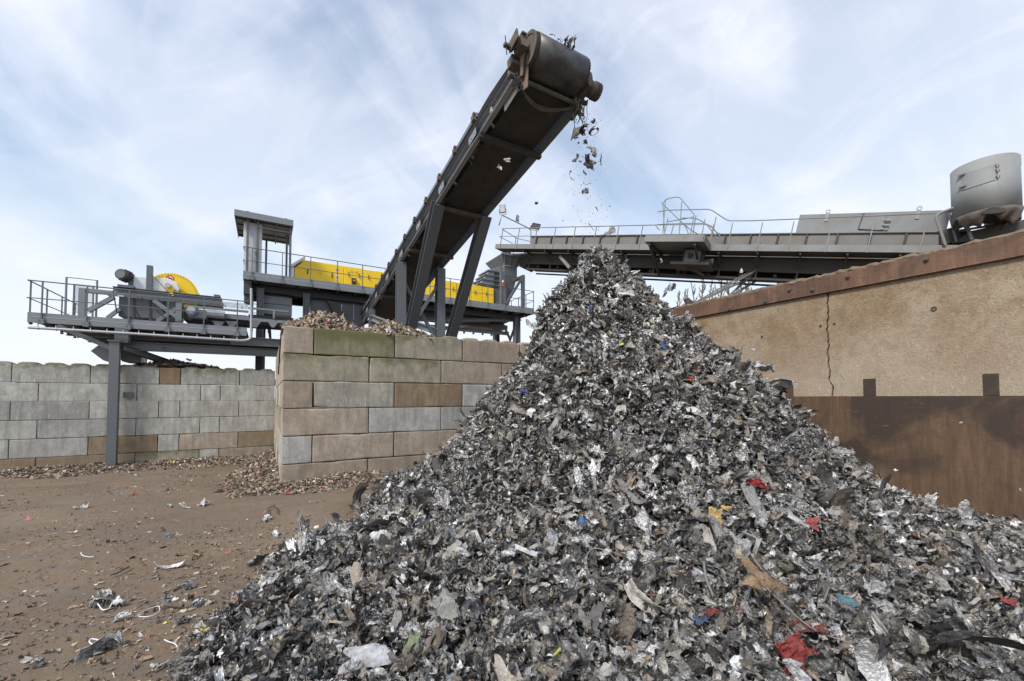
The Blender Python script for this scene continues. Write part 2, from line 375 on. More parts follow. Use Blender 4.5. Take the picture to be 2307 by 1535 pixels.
def grid_mesh(name, X, Y, zf, mat, keep=None):
    gx, gy = np.meshgrid(X, Y); Z = zf(gx, gy); nx, ny = len(X), len(Y)
    V = np.stack([gx, gy, Z], -1).reshape(-1, 3); i = np.arange((ny-1)*nx).reshape(ny-1, nx)[:, :-1].reshape(-1)
    F = np.stack([i, i+1, i+nx+1, i+nx], -1)
    me = bpy.data.meshes.new(name); np_mesh(me, V, F); me.materials.append(mat)
    o = bpy.data.objects.new(name, me); COL.objects.link(o); return o
def np_mesh(me, V, F, smooth=True, tint=None):
    me.vertices.add(len(V)); me.vertices.foreach_set('co', np.ascontiguousarray(V, dtype=np.float32).reshape(-1))
    me.loops.add(F.size); me.loops.foreach_set('vertex_index', F.astype(np.int32).reshape(-1))
    me.polygons.add(len(F)); me.polygons.foreach_set('loop_start', (np.arange(len(F))*F.shape[1]).astype(np.int32))
    me.polygons.foreach_set('use_smooth', np.full(len(F), smooth) if np.isscalar(smooth) else smooth)
    me.update(calc_edges=True)
    if tint is not None:
        a = me.attributes.new('tint', 'FLOAT_COLOR', 'POINT'); a.data.foreach_set('color', tint.astype(np.float32).reshape(-1))
gx = np.concatenate([[-900, -400, -200, -100, -60, -35], np.linspace(-24, 14, 300), [20, 35, 60, 100, 200, 400, 900]])
gy = np.concatenate([[-100, -40, -10, -3], np.linspace(-1, 24, 220), [30, 45, 70, 120, 250, 500, 1500]])
g = grid_mesh('ground', gx, gy, ground_z, M['ground']); g['kind'] = 'structure'
# concrete kinds
K = {
 'grey': concrete('grey_block_concrete', (0.48, 0.48, 0.44), (0.37, 0.37, 0.34)),
 'greyt': concrete('grey_block_mossy_streaked', (0.42, 0.42, 0.39), (0.33, 0.33, 0.30), moss=0.62, streak=0.9),
 'greys': concrete('grey_block_streaked', (0.38, 0.38, 0.365), (0.30, 0.30, 0.285), streak=0.8),
 'beige': concrete('beige_block_concrete', (0.44, 0.375, 0.305), (0.34, 0.29, 0.235), brown=0.15),
 'tan': concrete('tan_block_concrete', (0.38, 0.32, 0.255), (0.29, 0.245, 0.195), brown=0.25, streak=0.25),
 'brown': concrete('brown_block_concrete', (0.31, 0.24, 0.165), (0.22, 0.175, 0.125), brown=0.5, streak=0.2),
 'moss': concrete('mossy_block_concrete', (0.28, 0.26, 0.17), (0.20, 0.19, 0.12), moss=1.0),
 'olive': concrete('olive_block_concrete', (0.37, 0.335, 0.26), (0.28, 0.26, 0.20), moss=0.55, streak=0.15),
 'pale': concrete('pale_block_concrete', (0.45, 0.445, 0.42), (0.36, 0.355, 0.34)),
}
def block_mb(fr, u0, u1, v0, v1, w0, w1, seed, chip=0.02, studs=False):
    g_ = 0.010; r = np.random.default_rng(seed)
    lo = np.array([u0+g_, v0+g_, w0+g_*0.8]); hi = np.array([u1-g_, v1-g_, w1-g_*0.8]); c = (lo+hi)/2; h = (hi-lo)/2
    def ax(n_):
        L_ = 2*h[n_]; k = max(3, int(L_/0.12)); inner = np.linspace(-h[n_]+0.06, h[n_]-0.06, k)
        return np.concatenate([[-h[n_], -h[n_]+0.015, -h[n_]+0.035], inner, [h[n_]-0.035, h[n_]-0.015, h[n_]]])
    A = [ax(0), ax(1), ax(2)]; V = []; F = []; n0 = 0
    for axn in range(3):
        a, b = [k for k in range(3) if k != axn]
        for sg in (-1, 1):
            ga, gb = np.meshgrid(A[a], A[b], indexing='ij'); P = np.zeros(ga.shape+(3,)); P[..., a] = ga; P[..., b] = gb; P[..., axn] = sg*h[axn]
            na, nb = ga.shape; i = np.arange(na*nb).reshape(na, nb)
            q = np.stack([i[:-1, :-1], i[1:, :-1], i[1:, 1:], i[:-1, 1:]], -1).reshape(-1, 4)+n0
            V.append(P.reshape(-1, 3)); F.append(q); n0 += na*nb
    V = np.concatenate(V); F = np.concatenate(F)
    W = V+c
    nn = wav(W[:, 0]+W[:, 1]*0.7, W[:, 2]+W[:, 1]*0.4, 7, seed, 8); n2 = wav(W[:, 0]*1.1-W[:, 1], W[:, 2]+W[:, 1], 2.2, seed+5, 6)
    rad = np.clip(0.006+chip*0.5*(0.55+0.45*nn)+chip*4.5*np.clip(n2-1.0, 0, 1.5), 0.006, 0.10)[:, None]
    inner = np.clip(V, -h+rad, h-rad); d = V-inner; L_ = np.linalg.norm(d, axis=1, keepdims=True)
    V = np.where(L_ > 1e-6, inner+d/np.maximum(L_, 1e-6)*np.minimum(rad, np.maximum(L_, 1e-6)*1.0), V)
    V = V+np.stack([0.002*nn, 0.002*nn, 0.002*n2], -1)
    V += c
    if studs:
        u = u0+0.3
        while u < u1-0.2:
            vs = []
            for (s_, z_) in ((0.20, -0.01), (0.20, 0.03), (0.13, 0.07)):
                vs += [(u-s_, (v0+v1)/2-s_, w1+z_), (u+s_, (v0+v1)/2-s_, w1+z_), (u+s_, (v0+v1)/2+s_, w1+z_), (u-s_, (v0+v1)/2+s_, w1+z_)]
            b0 = len(V); V = np.concatenate([V, np.array(vs)])
            fs = [(b0+4*k+j, b0+4*k+(j+1) % 4, b0+4*k+4+(j+1) % 4, b0+4*k+4+j) for k in range(2) for j in range(4)]+[(b0+8, b0+9, b0+10, b0+11)]
            F = np.concatenate([F, np.array(fs)]); u += 0.6
    m = MB(); O = np.array(fr.O); uu = np.array(fr.u); vv = np.array(fr.v); ww = np.array(fr.w)
    Wd = O+V[:, :1]*uu+V[:, 1:2]*vv+V[:, 2:3]*ww
    m.V = [tuple(p) for p in Wd]; m.F = [tuple(int(k) for k in f) for f in F]
    return m
def merge_build(m, name, mat, parent, label=None):
    o = m.build(name, mat, parent, smooth=False)
    bm = bmesh.new(); bm.from_mesh(o.data); bmesh.ops.remove_doubles(bm, verts=bm.verts, dist=0.0008)
    bmesh.ops.recalc_face_normals(bm, faces=bm.faces); bm.to_mesh(o.data); bm.free()
    o.data.polygons.foreach_set('use_smooth', [True]*len(o.data.polygons)); o.data.set_sharp_from_angle(angle=R(50))
    if label: o['label'] = label
    return o
FB = Frame((BC[0], BC[1], 0), DU, DV)
TB, TA, H = 3.42, 2.94, 0.6
wb = thing('block_wall', 'tall stained beige and mossy concrete block wall whose corner juts out left of the scrap heap', 'wall', (BC[0], BC[1], -0.2))
rowsB = [
 [('beige', .0, .6, 1), ('moss', .6, 2.4, 1), ('olive', 2.4, 4.2, 1), ('tan', 4.2, 6, 1), ('beige', 6, 7.8, 1), ('tan', 7.8, 8.25, 1)],
 [('olive', 0, 1.8, 1), ('olive', 1.8, 3.6, 1), ('beige', 3.6, 5.4, 1), ('tan', 5.4, 7.2, 1), ('tan', 7.2, 8.25, 1)],
 [('tan', 0, .6, 1), ('olive2', .6, 2.4, 1), ('brown', 2.4, 4.2, 1), ('pale', 4.2, 6, 1), ('grey', 6, 8.25, 1)],
 [('beige', 0, 1.8, 1), ('pale', 1.8, 3.6, 0), ('pale', 3.6, 5.4, 0), ('grey', 5.4, 7.2, 0), ('grey', 7.2, 8.25, 0)],
 [('pale', 0, .6, 0), ('beige', .6, 2.4, 1), ('beige', 2.4, 4.2, 1), ('tan', 4.2, 6, 1), ('tan', 6, 8.25, 1)],
 [('tan', 0, 1.8, 1), ('tan', 1.8, 3.6, 1), ('tan', 3.6, 5.4, 1), ('tan', 5.4, 8.25, 1)]]
K['olive2'] = concrete('greyish_block_concrete', (0.38, 0.355, 0.30), (0.29, 0.275, 0.235), streak=0.5)
labB = {'moss': 'green mossy block', 'brown': 'brown stained block', 'pale': 'pale grey block', 'olive': 'olive stained block'}
sd = 10
for k, row in enumerate(rowsB):
    w1 = TB-H*k; w0 = w1-H
    for (kd, a, b, wr) in row:
        sd += 1
        if a == 0 and b == .6:      # header: front end of a side-wall block
            m = block_mb(FB, 0, .6, 0, 1.8, w0, w1, sd, 0.026 if wr else 0.01, False)
        else:
            m = block_mb(FB, a, b, 0, .6, w0, w1, sd, 0.026 if wr else 0.008, k == 0 and a > 2)
        merge_build(m, 'concrete_block', K[kd], wb, labB.get(kd))
    v = 1.8 if k % 2 == 0 else 0.6; j = 0
    while v < 8.9:
        v1 = min(v+1.8, 9.0); sd += 1; j += 1
        kd = ['tan', 'grey', 'beige', 'olive', 'brown', 'beige'][(k*2+j*3) % 6]
        m = block_mb(FB, 0, .6, v, v1, w0, w1, sd, 0.022, k == 0 and v > 3)
        merge_build(m, 'concrete_block', K[kd], wb, labB.get(kd)); v = v1
# back wall: u runs to the left from the partition
FA = Frame(tuple(FB.p(0, 9.02, 0)), DU, DV)
wa = thing('block_wall', 'long pale grey concrete block wall at the back left behind the steel column', 'wall', tuple(FA.p(-4, 0, -0.7)))
odd = [0, 1.2, 3.0, 3.6, 5.4, 7.2, 9.0, 10.8, 12.6]; even = [0, 1.8, 2.4, 4.2, 4.8, 6.6, 8.4, 10.2, 12.0, 12.6]
kindsA = {0: ['greyt', 'greyt', 'brown', 'greyt', 'greyt', 'greyt', 'greyt', 'greyt'], 1: ['grey']*9, 2: ['grey', 'grey', 'grey', 'grey', 'greys', 'greys', 'grey', 'grey'],
          3: ['grey', 'grey', 'grey', 'pale', 'greys', 'grey', 'grey', 'grey', 'grey'], 4: ['brown', 'beige', 'pale', 'brown', 'pale', 'pale', 'grey', 'tan'],
          5: ['tan', 'pale', 'olive', 'tan', 'brown', 'brown', 'tan', 'tan', 'tan']}
for k in range(6):
    js = odd if k % 2 == 0 else even; w1 = TA-H*k
    for i in range(len(js)-1):
        sd += 1; kd = kindsA[k][i]
        m = block_mb(FA, -js[i+1], -js[i], 0, .6, w1-H, w1, sd, 0.02 if kd in ('brown', 'tan', 'beige') else 0.006, k == 0 and kd != 'brown')
        merge_build(m, 'concrete_block', K[kd], wa, {'brown': 'brown dirty block'}.get(kd))
# retaining wall on the right: local u towards the camera-right end
RW0 = Vector((6.75, 5.5, 0)); FR = Frame(tuple(RW0), tuple(-DV), tuple(DU))   # u toward the camera, v away into the fill
def rw(px, py): return FR.hit(px, py, 0)
rwt = thing('retaining_wall', 'high tan cast concrete wall with rusty steel lower plate and cap rail on the right', 'wall', tuple(FR.p(0, 0, -0.2)))
u_end = -8.9; u_near = 5.2; ucr = rw(1866, 760)[0]
zb = rw(1874, 893)[1]; tz = 4.02
zl = [rw(1547, 735), rw(1859, 653), rw(2307, 556)]
capb = 3.72
def edge_poly(seed, u, w0, w1, n, amp):
    r = random.Random(seed); pts = []; x = 0
    for i in range(n+1):
        t = i/n; x = x*0.5+r.uniform(-amp, amp); pts.append((u+x*(0.3 if i in (0, n) else 1)+0.035*(t < 0.12), w0+(w1-w0)*t))
    return pts
cr = edge_poly(5, ucr, zb, capb, 40, 0.014)
# right (near) panel and left (far) panel with a ragged open joint between them
m = MB(FR); pts = [FR.p(a+0.012, 0, b) for a, b in cr]+[FR.p(u_near, 0, capb), FR.p(u_near, 0, zb)]
m.prism(pts, FR.v*0.35); m.build('concrete_panel', M['wall'], rwt)
m = MB(FR); pts = [FR.p(a-0.016, 0, b) for a, b in cr]+[FR.p(u_end, 0, capb), FR.p(u_end, 0, zb)]
m.prism(pts, FR.v*0.35); m.build('concrete_panel', M['wall'], rwt)
MB(FR).box(ucr-0.3, ucr+0.3, 0.2, 0.5, zb, capb).build('joint_backing', M['black'], rwt)
MB(FR).box(u_end, u_near, -0.035, 0.40, -0.4, zb).build('steel_plate', M['rust'], rwt, bevel=0.004)
cap = MB(FR).box(u_end, u_near, -0.05, 0.42, capb, tz).box(u_end, u_near, -0.062, -0.05, capb, capb+0.02).build('steel_cap', M['rustcap'], rwt, bevel=0.006)
for px, py in ((1547+40, 725), (1647, 697), (1728, 680), (1782, 654), (1834, 654), (1913, 625), (2090, 586), (1700, 650)):
    u, w = rw(px, py)
    if capb+0.03 < w < tz-0.03:
        m = MB(FR); m.cyl(FR.p(u, -0.05, w), FR.p(u, -0.075, w), 0.032, 10); m.cyl(FR.p(u, -0.075, w), FR.p(u, -0.10, w), 0.016, 6)
        m.build('bolt', M['dirty'], rwt)
for (x0, y0, x1, y1) in ((1769, 861, 1788, 899), (1945, 850, 1974, 893), (2214, 838, 2252, 882)):
    u0, w1 = rw(x0, y0); u1, w0 = rw(x1, y1)
    MB(FR).box(u0, u1, -0.016, 0.02, zb+0.003, w1-.03).build('fixing_strap', M['rust'], rwt, bevel=0.003)
for px, py, r_ in ((2104, 696, 0.035), (1880, 730, 0.02), (1849, 735, 0.022), (1717, 759, 0.02)):
    u, w = rw(px, py); MB(FR).ring(FR.p(u, -0.012, w), FR.v, r_*0.45, r_, 0.02, 14).build('anchor_hole', M['black'], rwt)
# crust of dried dirt lying along the cap
m = MB(FR); rr = random.Random(3); pts = []; rad = []
u = u_end
while u < u_near:
    pts.append(FR.p(u, 0.0+rr.uniform(-0.02, 0.03), tz+0.012+rr.uniform(-0.01, 0.02))); rad.append(0.028+rr.random()*0.03); u += 0.06
m.tube(pts, rad, 7)
tag(m.build('dirt_crust', M['rope'], None), 'rough crust of dried brown dirt along the top of the rusty wall cap', 'dirt', kind='stuff')
# ------------------------------------------------------------------ main conveyor
Zd = 7.4
CA = Vector((-0.498, 0.867, 0)).normalized()
INC = R(8.3)
ct = Vector((CA.x*math.cos(INC), CA.y*math.cos(INC), -math.sin(INC)))     # down the conveyor, away
cu = Vector((CA.y, -CA.x, 0)).normalized()                                   # lateral, to the right
cw = cu.cross(ct).normalized()
if cw.z < 0: cw = -cw
D0 = at(1189, 112, Zd)                                                       # centre of the drum's left end
FC = Frame(tuple(D0), tuple(cu), tuple(ct), tuple(cw))                       # u lateral, v down the belt, w normal
W = 1.30; RD = 0.29
cv = thing('belt_conveyor', 'long dark inclined belt conveyor rising on steel legs and dropping scrap on the heap', 'conveyor', (at(960, 760, 15.0).x, 15.0, 0.0))
P = FC.p
# drum with belt wrapped round it
m = MB(); m.cyl(P(0.0, 0, 0), P(W-.06, 0, 0), RD, 48)
m.build('head_drum', M['dirty'], cv, smooth=True)
m = MB()
n = 28
def bw(a, r):  # arc positions round the head
    return (-math.sin(a)*r, math.cos(a)*r)
prof = [bw(-math.pi/1+math.pi*0 + math.pi*i/n, RD+0.018) for i in range(n+1)]
# wrap: from the underside (w=-r) round the nose (v=-r) to the top (w=+r)
prof = [(-(RD+0.018)*math.sin(math.pi*i/n), -(RD+0.018)*math.cos(math.pi*i/n)) for i in range(n+1)]
prof = [(.32, -(RD+.018)), (.16, -(RD+.018))]+prof
n += 2
vs = []; fs = []
for (a, b) in prof: vs += [P(0.09, a, b), P(W-0.11, a, b)]
for i in range(n): fs.append((2*i, 2*i+1, 2*i+3, 2*i+2))
m.add(vs, fs); o = m.build('head_belt', M['drum'], cv, smooth=True)
sm = o.modifiers.new('s', 'SOLIDIFY'); sm.thickness = 0.015
m = MB()  # mesh-pattern lagging visible at the drum edges
for e0, e1 in ((0.0, 0.085), (W-0.11, W-.06)):
    m = MB()
    for k in range(34):
        for sgn in (1, -1):
            a0 = 2*math.pi*k/34; a1 = a0+sgn*0.3
            m.tube([P(e0, RD*1.01*math.sin(a0), RD*1.01*math.cos(a0)), P((e0+e1)/2, RD*1.015*math.sin((a0+a1)/2), RD*1.015*math.cos((a0+a1)/2)), P(e1, RD*1.01*math.sin(a1), RD*1.01*math.cos(a1))], 0.006, 4)
    m.build('drum_lagging', M['olddark'], cv)
m = MB(); m.ring(P(-0.012, 0, 0), cu, RD-0.05, RD+0.012, 0.02, 40); m.cyl(P(-0.16, 0, 0), P(W+0.2, 0, 0), 0.045, 14); m.ring(P(0.03, 0, 0), cu, 0.04, RD-0.05, 0.01, 30)
m.build('drum_rim', M['dirty'], cv, smooth=True)
TL = 15.8      # length down the belt
# carrying belt (top, troughed) and the return belt (bottom)
m = MB(); vs = []; fs = []
NV = 30
for i in range(NV+1):
    v = TL*i/NV; k = min(1, v/1.5)
    for j, (uu, hh) in enumerate(((0.06, 0.26), (0.36, 0.02), (W-0.36, 0.02), (W-0.06, 0.26))):
        vs.append(P(uu, v, RD+0.02-0.02*k+hh*k*0.8))
for i in range(NV):
    for j in range(3): fs.append((4*i+j, 4*i+j+1, 4*i+5+j, 4*i+4+j))
m.add(vs, fs); o = m.build('carrying_belt', M['belt'], cv, smooth=True); sm = o.modifiers.new('s', 'SOLIDIFY'); sm.thickness = 0.02
m = MB(); vs = []; fs = []
for i in range(NV*2+1):
    v = .30+(TL-.3)*i/NV/2; sag = -0.012*abs(math.sin(v*math.pi/2.6))
    vs += [P(0.10, v, -RD-0.018+sag), P(W/2, v, -RD-0.018+sag-0.006), P(W-0.08, v, -RD-0.018+sag)]
for i in range(NV*2):
    for j in range(2): fs.append((3*i+j, 3*i+j+1, 3*i+4+j, 3*i+3+j))
m.add(vs, fs); o = m.build('return_belt', M['belt'], cv, smooth=True); sm = o.modifiers.new('s', 'SOLIDIFY'); sm.thickness = 0.02
# side frames: deep channel each side, the left one coloured lighter as if lit by the sky
for side, nm in ((0, 'left'), (1, 'right')):
    u0 = -0.10 if side == 0 else W+0.09
    m = MB(); m.channel(P(u0, 0.30, -0.24), P(u0, TL, -0.24), 0.11, 0.30, cw, side=(-1 if side else 1))
    m.build('side_frame', M['flange'] if side == 0 else M['dark'], cv, bevel=0.003)
    m = MB(); m.beam(P(u0+(0.05 if side == 0 else -0.05), 0.4, -0.02), P(u0+(0.05 if side == 0 else -0.05), TL, -0.02), 0.012, 0.26, cw)
    m.build('side_skirt', M['black'], cv)
    m = MB(); m.beam(P(u0-(0.02 if side == 0 else -0.02), 1.9, 0.17), P(u0-(0.02 if side == 0 else -0.02), TL, 0.17), 0.05, 0.10, cw)
    m.build('upper_rail', M['dark'], cv, bevel=0.003)
# idler roller brackets: outside bumps, inside wing plates
for i in range(13):
    v = 1.95+i*1.12
    if v > TL: break
    m = MB()
    m.beam(P(-0.16, v, 0.13), P(-0.16, v+0.12, 0.13), 0.09, 0.12, cw); m.beam(P(-0.20, v+0.02, 0.21), P(-0.12, v+0.02, 0.21), 0.08, 0.05, cw)
    m.build('idler_bracket', M['dirty'] if i < 4 else M['olddark'], cv)
    m = MB(); m.beam(P(W+0.10, v, -0.14), P(W+0.10, v+0.13, -0.14), 0.14, 0.13, cw); m.cyl(P(W+0.05, v+0.06, -0.02), P(W+0.12, v+0.06, -0.12), 0.03, 8)
    m.build('idler_bracket', M['dirty'] if i < 4 else M['olddark'], cv)
    m = MB()
    m.cyl(P(0.05, v, 0.19), P(0.37, v, -0.03), 0.055, 12); m.cyl(P(0.39, v, -0.04), P(W-0.39, v, -0.04), 0.055, 12); m.cyl(P(W-0.37, v, -0.03), P(W-0.05, v, 0.19), 0.055, 12)
    m.build('carrying_roller', M['olddark'], cv, smooth=True)
    if i % 2 == 0:
        m = MB(); m.prism([P(-0.03, v+0.35, -0.22), P(0.17, v+0.35, -0.30), P(-0.03, v+0.62, -0.40)], cw*0.02)
        m.prism([P(-0.03, v+0.37, -0.17), P(0.15, v+0.37, -0.17), P(0.15, v+0.37, -0.30), P(-0.03, v+0.37, -0.36)], ct*0.015)
        m.beam(P(-0.03, v+0.72, -0.34), P(0.13, v+0.84, -0.36), 0.05, 0.012, cw)
        m.build('roller_hanger', M['dirty'], cv)
# cross members under the belt
for v, mt in ((1.83, 'dirty'), (4.7, 'dirty'), (7.35, 'dirty'), (11.6, 'dirty')):
    m = MB(); m.channel(P(-0.16, v, -RD-0.13), P(W+0.14, v, -RD-0.13), 0.11, 0.11, cw, side=1, t=0.014)
    m.build('cross_member', M['black' if v < 2 else 'dirty'], cv)
# curved scraper plate under the head
m = MB(); top = []; bot = []
for i in range(15):
    t = i/14; uu = 0.0+W*t; sag = math.sin(math.pi*t)
    top.append(P(uu, 0.34+0.27*sag, -RD-0.10)); bot.append(P(uu, 0.34+0.34*sag, -RD-0.13-0.02*sag))
m.add(top+bot, [(i, i+1, 16+i, 15+i) for i in range(14)]); o = m.build('scraper_plate', M['dirty'], cv)
sm = o.modifiers.new('s', 'SOLIDIFY'); sm.thickness = 0.03
m = MB(); m.cyl(P(-0.26, 0.30, -RD-0.06), P(W+0.12, 0.30, -RD-0.06), 0.042, 14); m.build('cross_tube', paint('green_grimy_pipe', (0.075, 0.085, 0.06), dirt=(0.2, 0.15, 0.11), amount=0.9, rough=0.8, scale=5), cv, smooth=True)
m = MB(); m.beam(P(0.0, 0.42, -0.38), P(0.0, 0.95, -0.40), 0.012, 0.20, cw); m.build('guard_plate', M['white'], cv)
# bearings and take-up plates on the left of the head
m = MB()
m.box(-0.22, -0.08, -0.12, 0.14, -0.11, 0.11, FC); m.cyl(P(-.26, 0, 0), P(-.06, 0, 0), .09, 12); m.box(-0.20, -0.10, -0.16, 0.16, 0.11, 0.15, FC)
m.beam(P(-0.30, -0.16, 0.05), P(-0.30, 0.16, 0.02), 0.03, 0.20, cw); m.beam(P(-0.44, 0.10, 0.0), P(-0.24, 0.12, 0.0), 0.08, 0.06, cw); m.tube([P(-.40, .1, -.2), P(-.40, .1, .2)], .012, 6)
m.box(-0.24, -0.05, 0.17, 0.36, -0.20, -0.02, FC)
m.build('left_bearing', M['dirty'], cv, bevel=0.012)
m = MB(); m.beam(P(0.0, 0.06, -0.10), P(0.03, 0.22, -0.62), 0.03, 0.14, ct); m.beam(P(-0.10, 0.05, -0.12), P(-0.05, 0.20, -0.40), 0.02, 0.10, ct)
m.build('belt_cleaner_arm', paint('rusty_arm', (0.19, 0.12, 0.085), dirt=(0.3, 0.24, 0.19), amount=0.8, rough=0.9, scale=8, bump=0.8), cv, bevel=0.006)
# shreds and wires caught on the head
rr = random.Random(11)
for k in range(34):
    uu = rr.choice([rr.uniform(-.2, .05), rr.uniform(W-.15, W+.3), rr.uniform(W-.1, W+.2)]); st_ = P(uu, rr.uniform(.15, .45), -RD-rr.uniform(.0, .12)); Ld = rr.uniform(.12, .55) if uu > .5 else rr.uniform(.06, .2)
    q = [st_]; 
    for j in range(5): q.append(q[-1]+Vector((rr.uniform(-.05, .05), rr.uniform(-.05, .05), -Ld/5)))
    m = MB(); m.tube(q, [rr.uniform(.006, .022)*(1-j*.12) for j in range(6)], 5); m.build('caught_shred', M[rr.choice(['dirty', 'olddark', 'old'])], cv)
# cables clipped along the side frame and rows of bolts
m = MB(); m.tube([P(-.165, v, -.10+.012*math.sin(v*5)) for v in [x_*.25 for x_ in range(2, 60)]], .012, 5); m.build('cable', M['cable'], cv)
for v in range(2, 15, 2):
    m = MB()
    for j in range(4): q = P(-.155, v+.09*j, -.24+.09*(j % 2)); m.cyl(q, q-cu*.02, .014, 6)
    m.box(-.162, -.154, v-.06, v+.33, -.30, -.10, FC); m.build('splice_plate', M['mid'], cv)
# gear motor on the right
gm = MB(); c0 = P(W+0.10, 0, 0)
gm.box(W+0.02, W+0.16, -0.10, 0.24, -0.26, 0.08, FC); gm.cyl(P(W+0.16, .06, -0.14), P(W+0.26, .06, -0.14), 0.15, 20)
gmo = gm.build('gearbox', M['dirty'], cv, bevel=0.015)
m = MB(); m.cyl(P(W+0.26, 0.06, -0.14), P(W+0.40, 0.06, -0.14), 0.15, 18)
for k in range(30):
    a = math.pi*2*k/30; c_ = P(W+0.34, .06+0.142*math.cos(a), -0.14+0.142*math.sin(a)); m.beam(c_-cu*0.065, c_+cu*0.065, 0.012, 0.045, (ct*math.cos(a)+cw*math.sin(a)))
m.build('cooling_fins', M['dirty'], gmo)
m = MB(); m.box(W+0.02, W+0.16, 0.2, 0.62, -0.28, -0.12, FC); m.cyl(P(W+0.02, 0.25, -0.30), P(W+0.24, 0.25, -0.30), 0.05, 10); m.beam(P(W+0.15, 0.3, -0.36), P(W+0.15, 0.66, -0.38), 0.07, 0.05, cw)
m.beam(P(W+0.06, 0.42, -0.40), P(W+0.3, 0.42, -0.40), 0.05, 0.05, cw)
m.build('motor_bracket', M['olddark'], cv, bevel=0.008)
# supporting legs: two upright, two raked forward, both pairs standing behind the block wall
def under(v, u, w=-0.42): return P(u, v, w)
vL = 8.35
tl = under(vL, -0.10); tr = under(vL, W+0.04)
for q in (tl, tr):
    m = MB(); m.ibeam((q.x, q.y, 0.0), (q.x, q.y, q.z), 0.30, 0.30, ct, tf=0.02); m.box(-.2, .2, -.2, .2, 0, .02, Frame((q.x, q.y, ground_z(q.x, q.y)), cu))
    m.build('leg', M['dark'], cv, bevel=0.003)
    m = MB(); m.box(-.09, .09, -.09, .09, 0, .17, Frame((q.x, q.y, q.z), cu)); m.build('leg_head', M['dirty'], cv, bevel=0.01)
vR = 4.55
for q0, q1 in ((under(vR, -0.10, -0.40), tl), (under(vR, W+0.04, -0.40), tr)):
    b = Vector((q1.x, q1.y, 3.2))-ct*0.55; b2 = b+(b-q0)*0.9
    m = MB(); m.ibeam(q0, b2, 0.30, 0.30, ct, tf=0.022); m.build('raked_leg', M['dark'], cv, bevel=0.003)
# bracing between the legs
m = MB(); z1 = 6.0; z0 = 3.6
m.beam((tl.x, tl.y+.1, tl.z-0.5), (tr.x, tr.y+.1, 3.7), 0.10, 0.10); m.beam((tr.x, tr.y-.05, tr.z-0.5), (tl.x, tl.y-.05, 3.7), 0.10, 0.10)
m.build('cross_brace', M['dark'], cv)
back = under(13.3, -0.10); backr = under(13.3, W+0.04)
for q, qq in ((back, tl), (backr, tr)):
    m = MB(); m.ibeam((q.x, q.y, 0), (q.x, q.y, q.z), 0.24, 0.24, ct); m.build('leg', M['dark'], cv)
for q, qq in ((back, tl), (backr, tr)):
    m = MB(); m.ibeam((q.x, q.y, q.z-0.4), (qq.x, qq.y, 4.25), 0.22, 0.24); m.build('tie_beam', M['mid'], cv)
# ------------------------------------------------------------------ lower platform (far left)
x0 = at(62, 703, 13.0).x
FL = Frame((x0, 13.0, 0), DU, DV)
def hL(px, py, v=0): return FL.hit(px, py, v)
uE = hL(556, 760)[0]; wT = hL(63, 703)[1]; wBt = wT-0.32; deck = wT-0.10
lp = thing('steel_platform', 'grey steel service platform with handrails standing on one column over the back wall', 'platform', tuple(FL.p(3, 0, -0.5)))
DV_L = 4.0
m = MB(FL); m.channel(FL.p(0, 0.04, (wT+wBt)/2), FL.p(uE, 0.04, (wT+wBt)/2), 0.09, 0.32, side=1); m.build('edge_channel', M['mid'], lp, bevel=0.003)
m = MB(FL); m.box(0, 0.05, 0.09, DV_L, wBt+0.06, wT); m.box(0, uE, DV_L-0.05, DV_L, wBt, wT); m.build('edge_channel', M['dark'], lp)
MB(FL).box(0.05, uE, 0.09, DV_L-0.05, deck-0.03, deck).build('deck_plate', M['dark'], lp)
MB(FL).box(0.1, uE-0.02, -0.012, -0.004, wBt+0.17, wBt+0.185).build('edge_seam', M['galv'], lp)
m = MB(FL)
for i in range(9):
    u = 0.4+i*(uE-0.6)/8; m.ibeam(FL.p(u, 0.1, wBt+0.05), FL.p(u, DV_L-0.1, wBt+0.05), 0.1, 0.16)
m.build('floor_joists', M['black'], lp)
m = MB(FL); m.ibeam(FL.p(0.6, 1.0, wBt-0.12), FL.p(uE+2.6, 1.0, wBt-0.12), 0.2, 0.26); m.ibeam(FL.p(0.6, 3.0, wBt-0.12), FL.p(uE+2.6, 3.0, wBt-0.12), 0.2, 0.26)
m.build('main_beam', M['dark'], lp)
def handrail(fr, u0, u1, wd, posts, v, parent, mat, hr=1.1, mid=0.55, r=0.02, ends=(0, 0), bw_=0.32):
    top = [fr.p(u0, v, wd+hr), fr.p(u1, v, wd+hr)]; md = [fr.p(u0, v, wd+mid), fr.p(u1, v, wd+mid)]
    m = MB(); m.tube(top, r, 8); m.build('handrail', mat, parent, smooth=True)
    m = MB(); m.tube(md, r*0.8, 8); m.build('mid_rail', mat, parent, smooth=True)
    for u in posts:
        m = MB(); m.beam(fr.p(u, v, wd-0.25), fr.p(u, v, wd+hr), 0.035, 0.035, fr.v); m.box(u-0.07, u-0.02, v-0.03, v, wd-0.27, wd-0.10, fr); m.box(u+0.02, u+0.07, v-0.03, v, wd-0.27, wd-0.10, fr)
        m.build('rail_post', mat, parent)
        m = MB(); m.box(u-.075, u+.075, v-.038, v-.03, wd-.26, wd-.11, fr)
        for du_ in (-.05, .05):
            for dw_ in (-.23, -.14): c_ = fr.p(u+du_, v-.03, wd+dw_); m.cyl(c_-fr.v*.03, c_, .016, 6)
        m.build('bolt_plate', M['old'], parent)
posts = [hL(x, 700)[0] for x in (95, 196, 291, 379, 460, 535)]
handrail(FL, -0.02, uE, deck, posts, -0.03, lp, M['dark'])
FLs = Frame(tuple(FL.p(0, 0, 0)), DV, -DU)
